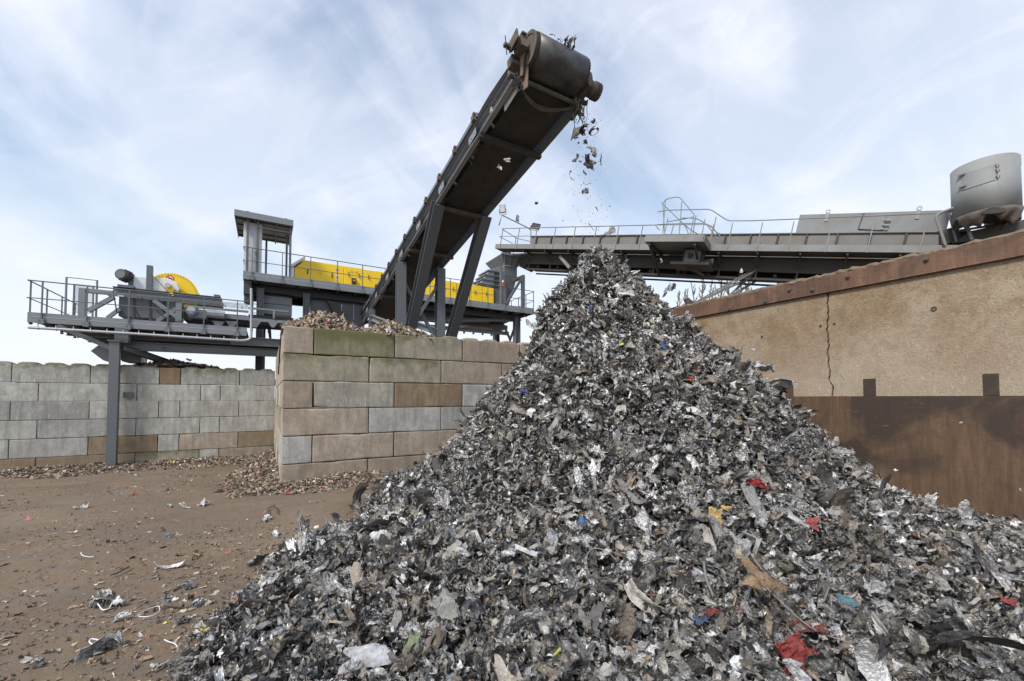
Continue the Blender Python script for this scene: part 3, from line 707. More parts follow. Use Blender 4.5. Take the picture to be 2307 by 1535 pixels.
handrail(FLs, 0, DV_L, deck, [0.15, 1.3, 2.5, 3.7], 0.0, lp, M['dark'])
cu0, _ = hL(241, 900); cu1, _ = hL(268, 900)
m = MB(FL); cm = (cu0+cu1)/2; m.box(cm-0.13, cm+0.13, -0.05, 0.16, -0.6, wBt-0.45)
m.build('support_column', M['dark'], lp, bevel=0.004)
m = MB(FL); m.box(cm-0.02, cm+0.34, 0.0, 0.3, wBt-0.5, wBt); m.beam(FL.p(cm-1.4, 0.1, wBt-0.05), FL.p(cm, 0.1, wBt-0.75), 0.18, 0.14); m.ibeam(FL.p(cm+0.2, 0.1, wBt-0.65), FL.p(cm+1.5, 1.8, wBt-1.15), 0.2, 0.2)
m.box(cm-0.17, cm+0.17, -0.1, 0.2, wBt-0.47, wBt-0.43); m.build('knee_brace', M['dark'], lp)
m = MB(FL); m.box(cm+0.2, cm+0.45, 0.2, 0.3, 1.85, 2.05); m.build('wall_bracket', M['dark'], lp)
# chute hanging under the platform
u_, w_ = hL(205, 790, 0.6); ch = MB(FL)
a = [hL(*q, 0.6) for q in ((204, 791), (232, 770), (247, 783), (250, 800), (247, 817), (232, 812))]
ch.prism([FL.p(u, 0.6, w) for u, w in a], DV*1.1)
b = [hL(*q, 1.2) for q in ((268, 762), (320, 780), (318, 818), (276, 815), (262, 800))]
ch.prism([FL.p(u, 1.2, w) for u, w in b], DV*0.9); 
tag(ch.build('chute', M['mid'], None, bevel=0.004), 'angular grey steel discharge chute hanging beneath the left platform by its column', 'chute')
# conduit running below the platform and up at its right end
pts = [FL.p(*(lambda q: (q[0], -0.12, q[1]))(hL(x, y, -0.12))) for x, y in ((64, 738), (300, 752), (548, 768), (566, 764), (566, 650))]
m = MB(); m.tube(rounded(pts, 0.25, 6), 0.045, 10)
for i in range(14):
    q = pts[0].lerp(pts[2], (i+0.5)/14); m.beam(q+Vector((0, 0, 0.03)), q+Vector((0, 0, 0.12)), 0.02, 0.02); m.ring(q, DU, 0.045, 0.055, 0.03, 10)
tag(m.build('cable_conduit', M['galv'], None, smooth=True), 'pale galvanised conduit pipe clipped below the left platform and bending upwards', 'conduit')
# cable tray with pipes along the handrail
m = MB(FL)
for k in range(5):
    a = hL(228+k*4, 657+k*2.2, 0.1+0.08*k); b = hL(560, 686+k*2.6, 0.1+0.08*k); m.tube([FL.p(a[0], 0.1+.08*k, a[1]), FL.p(b[0], .1+.08*k, b[1])], 0.011, 6)
for i in range(9):
    a = hL(240+i*38, 660+i*3.6, 0.1); m.box(a[0], a[0]+0.02, 0.08, 0.5, a[1]-0.06, a[1]-0.03)
tag(m.build('cable_tray', M['mid'], None), 'bundle of thin pipes on a tray along the left platform handrail', 'cable tray')
# gate frame
gt = thing('safety_gate', 'grey tubular frame with wire mesh standing near the left end of the platform', 'gate', tuple(FL.p(2, 2.2, deck)))
vg = 2.2
a = hL(150, 625, vg); b = hL(219, 632, vg); 
m = MB(FL); m.tube([FL.p(a[0], vg, deck), FL.p(a[0], vg, a[1]), FL.p(b[0], vg, a[1]), FL.p(b[0], vg, deck)], 0.035, 6)
m.tube([FL.p(a[0]+.18, vg+.1, deck), FL.p(a[0]+.18, vg+.1, a[1]-.2), FL.p(b[0]-.12, vg+.1, a[1]-.2), FL.p(b[0]-.12, vg+.1, deck)], 0.03, 6); m.build('gate_frame', M['mid'], gt)
m = MB(FL)
for i in range(22):
    u = a[0]+.2+(b[0]-a[0]-.35)*i/21; m.beam(FL.p(u, vg+.1, deck+.5), FL.p(u, vg+.1, a[1]-.2), 0.007, 0.007)
m.build('wire_mesh', M['galv'], gt)
# ------------------------------------------------------------------ separator machine on the lower platform
sp = thing('drum_separator', 'grey scrap separator with a yellow round guard and an electric motor on the left platform', 'machine', tuple(FL.p(5.5, 1.6, deck)))
v0 = 0.8
def fb(m, A, B, v, th): return m.rect(A, B, v, th)
m = MB(FL); fb(m, (268, 668), (397, 722), 1.0, 1.6); m.build('housing', M['dark'], sp, bevel=0.01)
m = MB(FL)
for x in (300, 337, 368): fb(m, (x, 672), (x+3, 722), 0.975, 0.024)
m.build('panel_joint', M['black'], sp)
m = MB(FL); fb(m, (396, 682), (409, 728), v0, 0.2); m.build('frame_post', M['mid'], sp, bevel=0.004)
m = MB(FL); fb(m, (177, 648), (190, 712), v0, 0.2); fb(m, (177, 648), (262, 665), v0+0.03, 0.16); m.build('frame_post', M['mid'], sp, bevel=.004); m = MB(FL)
a = hL(196, 700, v0); b = hL(255, 668, v0); m.beam(FL.p(a[0], v0+.1, a[1]), FL.p(b[0], v0+.1, b[1]), 0.14, 0.14)
m.build('frame_brace', M['mid'], sp, bevel=.004); m = MB(FL)
a = hL(345, 676, v0); b = hL(400, 716, v0); m.beam(FL.p(a[0], v0+.1, a[1]), FL.p(b[0], v0+.1, b[1]), 0.12, 0.14)
a = hL(352, 724, v0); b = hL(396, 695, v0); m.beam(FL.p(a[0], v0+.1, a[1]), FL.p(b[0], v0+.1, b[1]), 0.10, 0.12)
m.build('frame_brace', M['mid'], sp, bevel=.004); m = MB(FL)
a = hL(240, 716, v0); b = hL(268, 695, v0); m.beam(FL.p(a[0], v0+.1, a[1]), FL.p(b[0], v0+.1, b[1]), 0.10, 0.12)
m.build('frame_brace', M['mid'], sp, bevel=0.004)
a = hL(255, 648, 0.9); b = hL(497, 679, 0.9)
m = MB(FL); m.ibeam(FL.p(a[0], 0.9, a[1]-.1), FL.p(b[0], 0.9, a[1]-.1), 0.2, 0.26); m.ibeam(FL.p(a[0], 2.2, a[1]-.1), FL.p(b[0], 2.2, a[1]-.1), 0.2, 0.26); m.box(a[0]+.3, b[0]-.3, 1.0, 2.1, a[1]-.2, a[1]-.05); m.build('top_beam', M['dark'], sp)
a = hL(489, 664, 0.9); b = hL(495, 682, .9); m = MB(FL); m.box(a[0]-.1, b[0], .9, 2.1, b[1], a[1]); m.build('end_stop', M['dark'], sp)
# yellow guard disc
c = hL(388, 663, 1.15); cc = FL.p(c[0], 1.15, c[1]); rdisc = 0.80
m = MB(); m.cyl(cc, cc+DV*0.22, rdisc, 56); yd = m.build('round_guard', M['yellow'], sp, smooth=True)
m = MB()
for k in range(26):
    t = math.pi*k/25; q = cc-DV*0.0+DU*math.cos(t)*(rdisc-0.06)+Vector((0, 0, 1))*math.sin(t)*(rdisc-0.06); m.cyl(q-DV*0.015, q, 0.014, 6)
m.build('guard_bolts', M['dark'], yd)
m = MB(); m.cyl(cc+DV*0.24, cc+DV*0.95, rdisc*0.97, 48); m.build('drum_shell', M['dark'], sp, smooth=True)
q = cc+Vector((0, 0, 0.60))-DU*0.08; m = MB(); m.cyl(q-DV*0.012, q, 0.10, 22); so = m.build('warning_sign', M['white'], sp)
m = MB(); m.ring(q-DV*0.018, DV, 0.085, 0.115, 0.008, 26); m.beam(q-DV*0.018-(DU+Vector((0, 0, -1)))*0.065, q-DV*0.018+(DU+Vector((0, 0, -1)))*0.065, 0.006, 0.022, Vector((0, 0, 1))); m.build('red_ring', M['red'], so)
m = MB(); m.box(-.05, .05, -.02, -.013, -.03, .02, Frame(tuple(q), DU, DV)); m.build('hand_symbol', M['cable'], so)
m = MB(FL); pl = [hL(*z, 0.95) for z in ((300, 622), (380, 628), (400, 638), (405, 652), (400, 660), (300, 652))]
m.prism([FL.p(u, 0.95, w) for u, w in pl], DV*0.12); m.build('drive_cover', M['white'], sp, bevel=0.02)
m = MB(FL); pl = [hL(*z, 0.8) for z in ((371, 643), (378, 637), (387, 641), (390, 650), (395, 652), (390, 659), (392, 667), (386, 667), (380, 655), (372, 652))]
m.prism([FL.p(u, 0.8, w) for u, w in pl], DV*0.1); m.build('yellow_bracket', M['yellow'], sp, bevel=0.01)
a = hL(378, 643, 0.75); m = MB(); m.cyl(FL.p(a[0], 0.72, a[1]), FL.p(a[0], 0.8, a[1]), 0.09, 16); m.build('bearing_cap', M['galv'], sp, smooth=True)
# motor
a = hL(276, 621, 0.9); c1 = FL.p(a[0]+.0, 0.72, a[1]); c2 = FL.p(a[0]+.12, 1.1, a[1]-0.0)
m = MB(); m.cyl(c1, c2, 0.19, 22); mo = m.build('motor', M['black'], sp, smooth=True)
m = MB(); dm = (c2-c1).normalized()
for k in range(14):
    t = 2*math.pi*k/14; sd_ = dm.cross(Vector((0, 0, 1))).normalized(); up_ = sd_.cross(dm); e = sd_*math.cos(t)+up_*math.sin(t); m.beam(c1.lerp(c2, .25)+e*.2, c2+e*.2, 0.012, 0.05, e)
m.cyl(c1-dm*0.03, c1, 0.14, 16); m.build('cooling_fins', M['dark'], mo)
m = MB(FL); fb(m, (289, 620), (299, 645), 0.95, 0.4); fb(m, (264, 640), (302, 650), 0.7, 0.6); m.build('motor_mount', M['dark'], sp, bevel=0.01)
m = MB(FL); fb(m, (330, 597), (342, 655), 0.85, 0.16); a = hL(338, 615, .8); b = hL(386, 665, .7); m.tube([FL.p(a[0], .8, a[1]), FL.p(b[0], .7, b[1])], 0.015, 6); m.build('lifting_post', M['dark'], sp, bevel=0.006)
for k_, (ax_, ay_, bx_, by_) in enumerate(((300, 690, 345, 720), (352, 700, 418, 722), (410, 690, 470, 716), (255, 655, 275, 700))):
    a = hL(ax_, ay_, .75); b = hL(bx_, by_, .75); md_ = FL.p((a[0]+b[0])/2, .72, min(a[1], b[1])-.12)
    m = MB(); m.tube(rounded([FL.p(a[0], .75, a[1]), md_, FL.p(b[0], .75, b[1])], .4, 6), .018, 6); m.build('hose', M['cable'], sp)
# gear motors of the short belt
gmL = thing('gear_motor', 'pair of grey gear motors behind the rails at the middle of the left platform', 'motor', tuple(FL.p(*[hL(450, 725, .6)[0], .6, deck])))
a = hL(438, 705, 0.7); m = MB(); m.cyl(FL.p(a[0]-.05, .35, a[1]), FL.p(a[0]-.05, .8, a[1]), 0.17, 18); m.box(a[0]-.15, a[0]+.4, .5, .9, a[1]-.22, a[1]+.12, FL); m.build('gearbox', M['mid'], gmL, bevel=.02)
m = MB(); m.cyl(FL.p(a[0]+.4, .6, a[1]), FL.p(a[0]+.95, .6, a[1]-.02), 0.15, 16); m.cyl(FL.p(a[0]-.05, .32, a[1]+.05), FL.p(a[0]-.05, .35, a[1]+.05), 0.12, 16); m.build('motor_body', M['galv'], gmL, smooth=True)
# short belt conveyor frame continuing right into the tower
sc = thing('belt_conveyor', 'short horizontal grey belt conveyor between the left platform and the tower', 'conveyor', tuple(FL.p(8, 1, deck)))
m = MB(FL); fb(m, (415, 692), (560, 700), 0.7, .08); fb(m, (560, 692), (650, 704), 0.7, 0.1); fb(m, (560, 716), (650, 730), 0.7, 0.1); fb(m, (485, 706), (560, 722), 0.7, 0.1); m.build('side_frame', M['mid'], sc, bevel=.004)
m = MB(FL); a = hL(415, 700, 1.0); b = hL(660, 745, 1.0); m.box(a[0], b[0], .9, 1.9, b[1]+.1, a[1]-.05); m.box(hL(560,700,.85)[0], b[0], .85, .95, b[1]+.12, a[1]+.05); m.build('belt', M['belt'], sc)
m = MB(FL)
for x in (492, 522, 575, 615): q = hL(x, 724, .6); m.prism([FL.p(q[0]-.2, .6, q[1]), FL.p(q[0]+.2, .6, q[1]), FL.p(q[0]+.05, .6, q[1]-.25), FL.p(q[0]-.05, .6, q[1]-.25)], DV*.06)
for x in (615,): fb(m, (x, 700), (x+4, 718), 0.66, .05)
m.build('roller_bracket', M['mid'], sc)
# walkway behind, for the worker
wk = MB(FL); a = hL(540, 757, 0.0); b = hL(655, 757, 0.0); wz = 4.22
wk.ibeam(FL.p(a[0]-.3, .3, wz-.17), FL.p(b[0]+2.5, .3, wz-.17), .2, .32); wk.ibeam(FL.p(a[0]-.3, 3.0, wz-.17), FL.p(b[0]+2.5, 3.0, wz-.17), .2, .32); wk.box(a[0]-.3, b[0]+2.5, .35, 3.6, wz-.04, wz)
wk.ibeam(FL.p(a[0]-3.8, .5, wz-.55), FL.p(b[0]+2.5, .5, wz-.55), .22, .3)
tag(wk.build('walkway', M['dark'], None), 'dark steel walkway on heavy beams linking the left platform to the tower', 'walkway')
# ------------------------------------------------------------------ upper platform (tower)
FU = Frame((at(548, 612, 17.5).x, 17.5, 0), DU, DV)
def hU(px, py, v=0): return FU.hit(px, py, v)
wT = hU(548, 610)[1]; wB_ = wT-0.35; dk = wT-0.10; uE = hU(1203, 700)[0]; VU = 3.6
up = thing('steel_platform', 'long raised steel platform carrying the yellow sorting machine, on tall steel legs', 'platform', tuple(FU.p(8, 0, 0)))
m = MB(FU); m.channel(FU.p(0, .04, (wT+wB_)/2), FU.p(uE, .04, (wT+wB_)/2), .09, .35, side=1); m.build('edge_channel', M['mid'], up, bevel=.003)
MB(FU).box(0.1, uE-.05, -.012, -.004, wB_+.2, wB_+.215).build('edge_seam', M['galv'], up)
m = MB(FU); m.box(0, .06, .09, VU, wB_, wT); m.box(uE-.06, uE, .09, VU, wB_, wT); m.box(0, uE, VU-.06, VU, wB_, wT); m.build('edge_channel', M['dark'], up)
MB(FU).box(.06, uE-.06, .09, VU-.06, dk-.03, dk).build('deck_plate', M['dark'], up)
m = MB(FU)
for vv in (.7, 2.9): m.ibeam(FU.p(.2, vv, wB_-.16), FU.p(uE-.5, vv, wB_-.16), .25, .34)
m.build('main_beam', M['black'], up)
m = MB(FU); n = 18
for i in range(n): u = .5+i*(uE-1)/(n-1); m.ibeam(FU.p(u, .1, wB_+.02), FU.p(u, VU-.1, wB_+.02), .1, .16)
m.build('floor_joists', M['black'], up)
ps = []; u = hU(568, 600)[0]
while u < uE-.3: ps.append(u); u += 1.13
ps.append(uE-.05)
handrail(FU, -.02, uE, dk, ps, -.03, up, M['dark'], hr=1.12)
FUs = Frame(tuple(FU.p(uE, 0, 0)), DV, -DU); handrail(FUs, 0, VU, dk, [.9, 1.8, 2.7, 3.5], 0.0, up, M['dark'], hr=1.12)
FUl = Frame(tuple(FU.p(0, 0, 0)), DV, -DU); handrail(FUl, 0, VU, dk, [.9, 2.0, 3.2], 0.0, up, M['dark'], hr=1.12)
def leg(x, v, base, mat='dark', w=.28, par=up, top=None):
    a = hU(x, 700, v)[0]; m = MB(FU); m.ibeam(FU.p(a, v, base), FU.p(a, v, top or wB_-.2), w, w, DU if w > .2 else DV); return m.build('leg', M[mat], par, bevel=.003)
for x, v in ((586, .5), (690, .5), (592, 3.0), (697, 3.0)): leg(x, v, -.5)
for x, v in ((1164, .5), (1118, 3.0), (1165, 3.0), (930, 3.0)): leg(x, v, -.5, w=.34)
m = MB(FU)
a = hU(1125, 712, 2.9); b = hU(1135, 765, 2.9); m.beam(FU.p(a[0], 2.9, a[1]), FU.p(b[0]+.5, 2.9, b[1]), .12, .12)
a = hU(1159, 738, .9); b = hU(1148, 770, .9); m.beam(FU.p(a[0], .9, a[1]), FU.p(b[0], .9, b[1]), .1, .1)
m.ibeam(FU.p(uE-7, .7, wB_-.9), FU.p(uE-1.0, .7, wB_-.35), .16, .16)
a = hU(1050, 735, 2.0); b = hU(1140, 735, 2.0); m.box(a[0], b[0], 1.8, 2.9, a[1], a[1]+.25)
m.build('knee_brace', M['dark'], up)
# tower tie: diagonal at the left of the tower, ladder cage
m = MB(FU); a = hU(563, 648, .9)
for k in range(9): m.tube([FU.p(.35, .9, wB_-.25-k*.2), FU.p(.95, .9, wB_-.25-k*.2)], .014, 6)
m.box(.33, .37, .88, .92, wB_-2.1, wB_); m.box(.93, .97, .88, .92, wB_-2.1, wB_)
m.build('ladder', M['mid'], up)
m = MB(FU); m.box(0.02, .3, .12, 2.6, wB_-.6, wB_-.02); m.box(.04, .24, .2, .5, wB_-.95, wB_-.6); m.build('cable_duct', M['black'], up)
# canopy
cn = thing('canopy', 'small grey sheet metal canopy roof on posts above the cabinet at the upper platform', 'canopy', tuple(FU.p(1.2, .2, dk)))
VC = 0.15
a = hU(528, 471, VC-.3); b = hU(661, 505, VC-.3); zr = a[1]; ur0, ur1 = a[0], b[0]
m = MB(FU); m.box(ur0, ur1, VC-.3, VC-.27, zr-.26, zr); m.box(ur0, ur0+.03, VC-.27, 2.7, zr-.26, zr-.02); m.box(ur1-.03, ur1, VC-.27, 2.7, zr-.26, zr-.02); m.build('fascia', M['mid'], cn)
m = MB(FU); vs = []; fs = []
nn_ = 60
for i in range(nn_+1):
    v = VC-.27+i*(3.0)/nn_; h = .025*(1 if (i % 4) in (0, 1) else 0); vs += [FU.p(ur0+.03, v, zr-.10-h-.0*v), FU.p(ur1-.03, v, zr-.10-h)]
for i in range(nn_): fs.append((2*i, 2*i+1, 2*i+3, 2*i+2))
m.add(vs, fs); o = m.build('corrugated_roof', paint('roof_underside', (0.30, 0.29, 0.26), amount=.3), cn); s_ = o.modifiers.new('s', 'SOLIDIFY'); s_.thickness = .01
m = MB(FU)
for vv in (.35, 1.1, 1.9, 2.6): m.box(ur0+.03, ur1-.03, vv, vv+.06, zr-.21, zr-.14)
for uu in (ur0+.75, ur0+1.55, ur1-.05): m.box(uu-.03, uu+.03, VC-.27, 2.72, zr-.26, zr-.205)
m.build('roof_purlins', M['dark'], cn)
for x, vv in ((557.5, .1), (580.5, .1), (654, .1), (646, 1.2), (600, 2.5)):
    a = hU(x, 560, vv)[0]; m = MB(FU); m.box(a-.045, a+.045, vv-.045, vv+.045, dk, zr-.26); m.build('post', M['dark'], cn)
m = MB(FU); a = hU(580, 512, .05); b = hU(655, 526, .05); m.tube([FU.p(a[0], .05, a[1]), FU.p(b[0], .05, a[1]-.0)], .035, 8); m.build('cross_rail', M['mid'], cn)
for x in (558.5, 645):
    a = hU(x, 476, .2); m = MB(); m.ring(FU.p(a[0], .2, zr+.09), DV, .05, .075, .025, 16); m.build('lifting_eye', M['mid'], cn)
cb = thing('control_cabinet', 'tall pale grey control cabinet beneath the canopy at the left of the upper platform', 'cabinet', tuple(FU.p(.7, .6, dk)))
a = hU(549.5, 498, .3); b = hU(588.5, 613, .3); m = MB(FU); m.box(a[0], b[0], .3, 1.0, dk, a[1]-.02); m.build('cabinet_body', M['white'], cb, bevel=.01)
m = MB(FU); c0 = a[0]+(b[0]-a[0])*.28; c1 = a[0]+(b[0]-a[0])*.78; m.box(c0, c1, .28, .299, dk+.08, a[1]-.06); m.build('cabinet_door', paint('door_paint', (.58, .60, .62)), cb, bevel=.004)
m = MB(FU); m.box(c1-.07, c1-.04, .25, .279, dk+.9, dk+1.1); m.build('handle', M['cable'], cb)
# ------------------------------------------------------------------ yellow machine
ym = thing('sorting_machine', 'long bright yellow sorting machine housing with a white slanted end on the upper platform', 'machine', tuple(FU.p(9, 1.3, dk)))
V0 = .95
zt = hU(690, 588, V0)[1]; 
def seg(x0, x1, ytop_x, ytop, proud=0.0, top=None):
    a = hU(x0, 600, V0)[0]; b = hU(x1, 600, V0)[0]; w = hU(ytop_x, ytop, V0)[1]
    m = MB(FU); m.box(a, b, V0-proud, V0+1.7, dk+.02, w); return m.build('housing_panel', M['yellow'], ym, bevel=.012), a, b, w
a = [hU(*q, V0) for q in ((664, 604), (688, 586.5), (774.5, 600.5))]
u0_ = a[0][0]; m = MB(FU)
m.prism([FU.p(u0_, V0, dk+.02), FU.p(u0_, V0, a[0][1]), FU.p(a[1][0], V0, a[1][1]), FU.p(a[2][0], V0, a[1][1]), FU.p(a[2][0], V0, dk+.02)], DV*1.7); m.build('housing_panel', M['yellow'], ym, bevel=.012)
zy = a[1][1]
for x0, x1, pr, dz in ((775, 817, .05, -.01), (817.5, 868, .03, -.03), (868.5, 930, .0, .03), (930.5, 990, .03, .04), (990.5, 1028, .05, .03), (1028.5, 1062, .02, .02), (1062.5, 1087, .04, .01), (1087.5, 1112, .04, 0)):
    A_ = hU(x0, 600, V0)[0]; B_ = hU(x1, 600, V0)[0]
    m = MB(FU); m.box(A_+.006, B_-.006, V0-pr, V0+1.7, dk+.03, zy+dz); o = m.build('housing_panel', M['yellow'], ym, bevel=.012)
    for t in ((.25, .8) if (x1-x0) > 30 else (.3,)):
        uu = A_+(B_-A_)*t; m = MB(); hz = dk+(zy-dk)*.68
        m.tube([FU.p(uu, V0-pr, hz-.11), FU.p(uu, V0-pr-.04, hz-.09), FU.p(uu, V0-pr-.04, hz+.09), FU.p(uu, V0-pr, hz+.11)], .017, 6); m.build('handle', M['cable'], o)
m = MB(FU); A_ = hU(850, 600, V0)[0]; B_ = hU(868, 600, V0)[0]; m.box(A_, B_, V0+.3, V0+1.2, zy-.1, zy+.08); m.build('roof_hatch', M['yellow'], ym)
for px, py in ((693, 612), (748, 621)):
    q = hU(px, py, V0); m = MB(FU); m.box(q[0]-.02, q[0]+.02, V0-.03, V0, q[1]-.12, q[1]+.12); m.build('handle', M['cable'], ym)
# stickers and switch box
for px, py, w_, h_, mt in ((760, 608.5, .10, .10, 'blue'), (760, 615, .10, .07, 'copper'), (760, 621, .10, .09, 'white'), (760, 625.5, .1, .06, 'blue'), (760, 629.5, .12, .08, 'white')):
    q = hU(px, py, V0); m = MB(FU); m.box(q[0]-w_/2, q[0]+w_/2, V0-.006, V0-.002, q[1]-h_/2, q[1]+h_/2); m.build('sticker', M[mt], ym)
for px, py in ((720.5, 615.5), (804, 614.5)):
    q = hU(px, py, V0-.05); m = MB(FU); P3 = [(q[0]-.07, q[1]-.05), (q[0]+.07, q[1]-.05), (q[0], q[1]+.07)]
    m.tube([FU.p(a_, V0-.056, b_) for a_, b_ in P3], .006, 4, closed=True); m.build('warning_triangle', M['cable'], ym)
q = hU(793, 612, V0-.06); m = MB(); m.cyl(FU.p(q[0], V0-.062, q[1]), FU.p(q[0], V0-.051, q[1]), .055, 16); so = m.build('round_sticker', M['white'], ym)
m = MB(); m.ring(FU.p(q[0], V0-.068, q[1]), DV, .043, .058, .005, 18); m.build('red_ring', M['red'], so)
m = MB(FU); a = hU(792.5, 627, V0-.12); b = hU(802, 640, V0-.12); m.box(a[0], b[0], V0-.22, V0-.05, b[1], a[1]); sw = m.build('switch_box', M['black'], ym, bevel=.01)
m = MB(); c_ = FU.p((a[0]+b[0])/2, V0-.25, (a[1]+b[1])/2); m.cyl(c_, c_+DV*.03, .035, 12); m.build('switch_knob', M['yellow'], sw)
# white slanted end
a1 = hU(664, 604, V0); a2 = hU(688, 584, V0); m = MB(FU)
m.prism([FU.p(a1[0]-.36, V0, dk+.02), FU.p(a1[0]-.02, V0, dk+.02), FU.p(a1[0]-.02, V0, a1[1]+.0), FU.p(a1[0]-.1, V0, a1[1]+.03)], DV*1.7)
m.prism([FU.p(a1[0]-.14, V0-.02, a1[1]), FU.p(a2[0], V0-.02, a2[1]+.02), FU.p(a2[0]-.03, V0-.02, a2[1]+.13), FU.p(a1[0]-.16, V0-.02, a1[1]+.14)], DV*1.74); m.build('end_cover', M['white'], ym, bevel=.008)
# ------------------------------------------------------------------ boxes and hoppers beneath the upper platform
hb = thing('feed_box', 'pale grey steel feed box tucked beneath the left end of the upper platform', 'box', tuple(FU.p(2, .8, 5)))
m = MB(FU); a = hU(592, 665, .8); b = hU(658, 688, .8); m.box(a[0], b[0], .8, 2.4, b[1]-.02, a[1]); m.box(a[0], b[0], .82, 2.4, b[1]-.5, b[1]-.03); m.build('box_body', M['mid'], hb, bevel=.01)
m = MB(FU); m.prism([FU.p(a[0]+.05, .75, a[1]+.02), FU.p(b[0]-.1, .75, a[1]+.02), FU.p(b[0]-.05, 1.2, a[1]+.28), FU.p(a[0], 1.2, a[1]+.28)], DV*.05); m.build('box_lid', M['galv'], hb)
hp = thing('transfer_hopper', 'large dark grey steel hopper under the upper platform behind the chip heap', 'hopper', tuple(FU.p(6, 1, 4)))
m = MB(FU)
a = [hU(*q, .9) for q in ((700, 672), (838, 688), (826, 730), (760, 760), (700, 745))]
m.prism([FU.p(u, .9, w) for u, w in a], DV*1.8); m.build('hopper_body', M['dark'], hp, bevel=.01)
m = MB(FU)
for x in (770, 797, 820): a = hU(x, 690, .88); m.box(a[0]-.015, a[0]+.015, .86, .899, a[1]-.7, a[1]+.1)
m.build('hopper_ribs', M['galv'], hp)
a = [hU(*q, .5) for q in ((737, 676), (758, 682), (782, 718), (757, 712))]
m = MB(FU); m.prism([FU.p(u, .5, w) for u, w in a], DV*.35); m.build('rubber_flap', M['olddark'], hp)
tr = thing('underslung_conveyor', 'dark enclosed conveyor trough slung beneath the right half of the upper platform', 'conveyor', tuple(FU.p(12, 1, 5)))
m = MB(FU); a = hU(905, 710, 1.0); b = hU(1105, 722, 1.0); m.box(a[0], b[0], 1.0, 2.6, b[1]-.15, wB_-.3); m.build('trough', M['black'], tr)
m = MB(FU); m.ibeam(FU.p(a[0]-1, .9, a[1]-.5), FU.p(b[0]+1.2, .9, a[1]-.5), .16, .2)
for i in range(10): u = a[0]+(b[0]-a[0])*i/9; m.box(u, u+.04, .8, 1.0, a[1]-.72, a[1]-.6)
m.build('trough_rail', M['dark'], tr)
m = MB(FU); a = hU(975, 700, .95); b = hU(1080, 712, .95); m.box(a[0], b[0], .93, .99, b[1]+.1, a[1]+.1); m.build('yellow_strip', M['copper'], tr)
# ------------------------------------------------------------------ hopper at the right end
rh = thing('feed_hopper', 'dark grey flared feed hopper standing on the right end of the upper platform', 'hopper', tuple(FU.p(hU(1130, 650, 1)[0], 1.8, dk)))
vh = .7; vd = 2.2
def tp(px, py, v): u, w = hU(px, py, v); return FU.p(u, v, w)
a0, zt_ = hU(1131, 575, vh); a1, _ = hU(1176, 580, vh); z1_ = hU(1134, 597, vh)[1]
m = MB(FU)
def frus(m, u0, u1, v0, v1, w0, U0, U1, V0_, V1, w1, t=None):
    vs = [FU.p(u0, v0, w0), FU.p(u1, v0, w0), FU.p(u1, v1, w0), FU.p(u0, v1, w0), FU.p(U0, V0_, w1), FU.p(U1, V0_, w1), FU.p(U1, V1, w1), FU.p(U0, V1, w1)]
    m.add(vs, [(0, 1, 5, 4), (1, 2, 6, 5), (2, 3, 7, 6), (3, 0, 4, 7)]+([] if t is None else [(0, 3, 2, 1)]))
b0, b1 = a0+.15, a1-.35
frus(m, b0, b1, vh, vd, z1_, a0-.15, a1+.1, vh-.25, vd+.4, zt_)
o = m.build('flared_mouth', M['dark'], rh); s_ = o.modifiers.new('s', 'SOLIDIFY'); s_.thickness = .03
z2_ = hU(1134, 620, vh)[1]
m = MB(FU); m.box(hU(1113, 660, 1.0)[0], b0+.5, 1.0, 2.3, dk, zt_-.9); m.build('hopper_outlet', M['dark'], rh, bevel=.01)
m = MB(FU); m.box(b0, b1, vh, vd, z2_, z1_-.005)
frus(m, b0+.25, b1-.55, vh+.2, vd-.2, dk+.05, b0, b1, vh, vd, z2_-.005); m.build('hopper_body', M['dark'], rh, bevel=.01)
m = MB(FU)
lx = hU(1084, 640, vh)[0]; zl0 = hU(1084, 640, vh)[1]
m.prism([FU.p(lx, vh+.3, zl0), FU.p(b0-.02, vh+.3, zl0), FU.p(b0-.02, vh+.3, z1_), FU.p(lx+.75, vh+.3, z1_-.3)], DV*1.2); o = m.build('inclined_chute', M['mid'], rh, bevel=.01)
m = MB(FU)
for k in range(4):
    t = .1+k*.27; uu = lx+.75*t; zz = zl0+(z1_-.3-zl0)*t; m.box(uu-.08, b0, vh+.24, vh+.298, zz-.03, zz+.03); m.box(uu-.12, uu, vh+.24, vh+1.55, zz-.04, zz+.04)
for t in (.35, .7): m.box(lx+(b0-lx)*t+.4, lx+(b0-lx)*t+.44, vh+.25, vh+.297, zl0, z1_-.4)
m.build('chute_ribs', M['dark'], rh)
m = MB(FU)
for k in range(4): uu = a0+(a1-a0)*k/3; m.beam(FU.p(uu, vh-.27, zt_), FU.p(b0+(b1-b0)*k/3, vh-.02, z1_), .04, .06, DV)
m.box(a0-.2, a1+.15, vh-.33, vh-.25, zt_-.04, zt_+.04); m.build('mouth_ribs', M['mid'], rh)
sf = thing('support_frame', 'grey steel portal frame with diagonal brace at the right end of the upper platform', 'frame', tuple(FU.p(hU(1160, 690, .3)[0], .3, dk)))
m = MB(FU); a = hU(1179, 620, .35); m.box(a[0]-.09, a[0]+.09, .3, .5, dk, a[1]); b = hU(1141, 685, .35); m.beam(FU.p(a[0]-.05, .4, a[1]-.15), FU.p(b[0], .4, b[1]), .14, .14)
m.beam(FU.p(a[0], .4, a[1]-.05), FU.p(hU(1164, 634, .35)[0]-.3, .4, a[1]-.4), .12, .12)
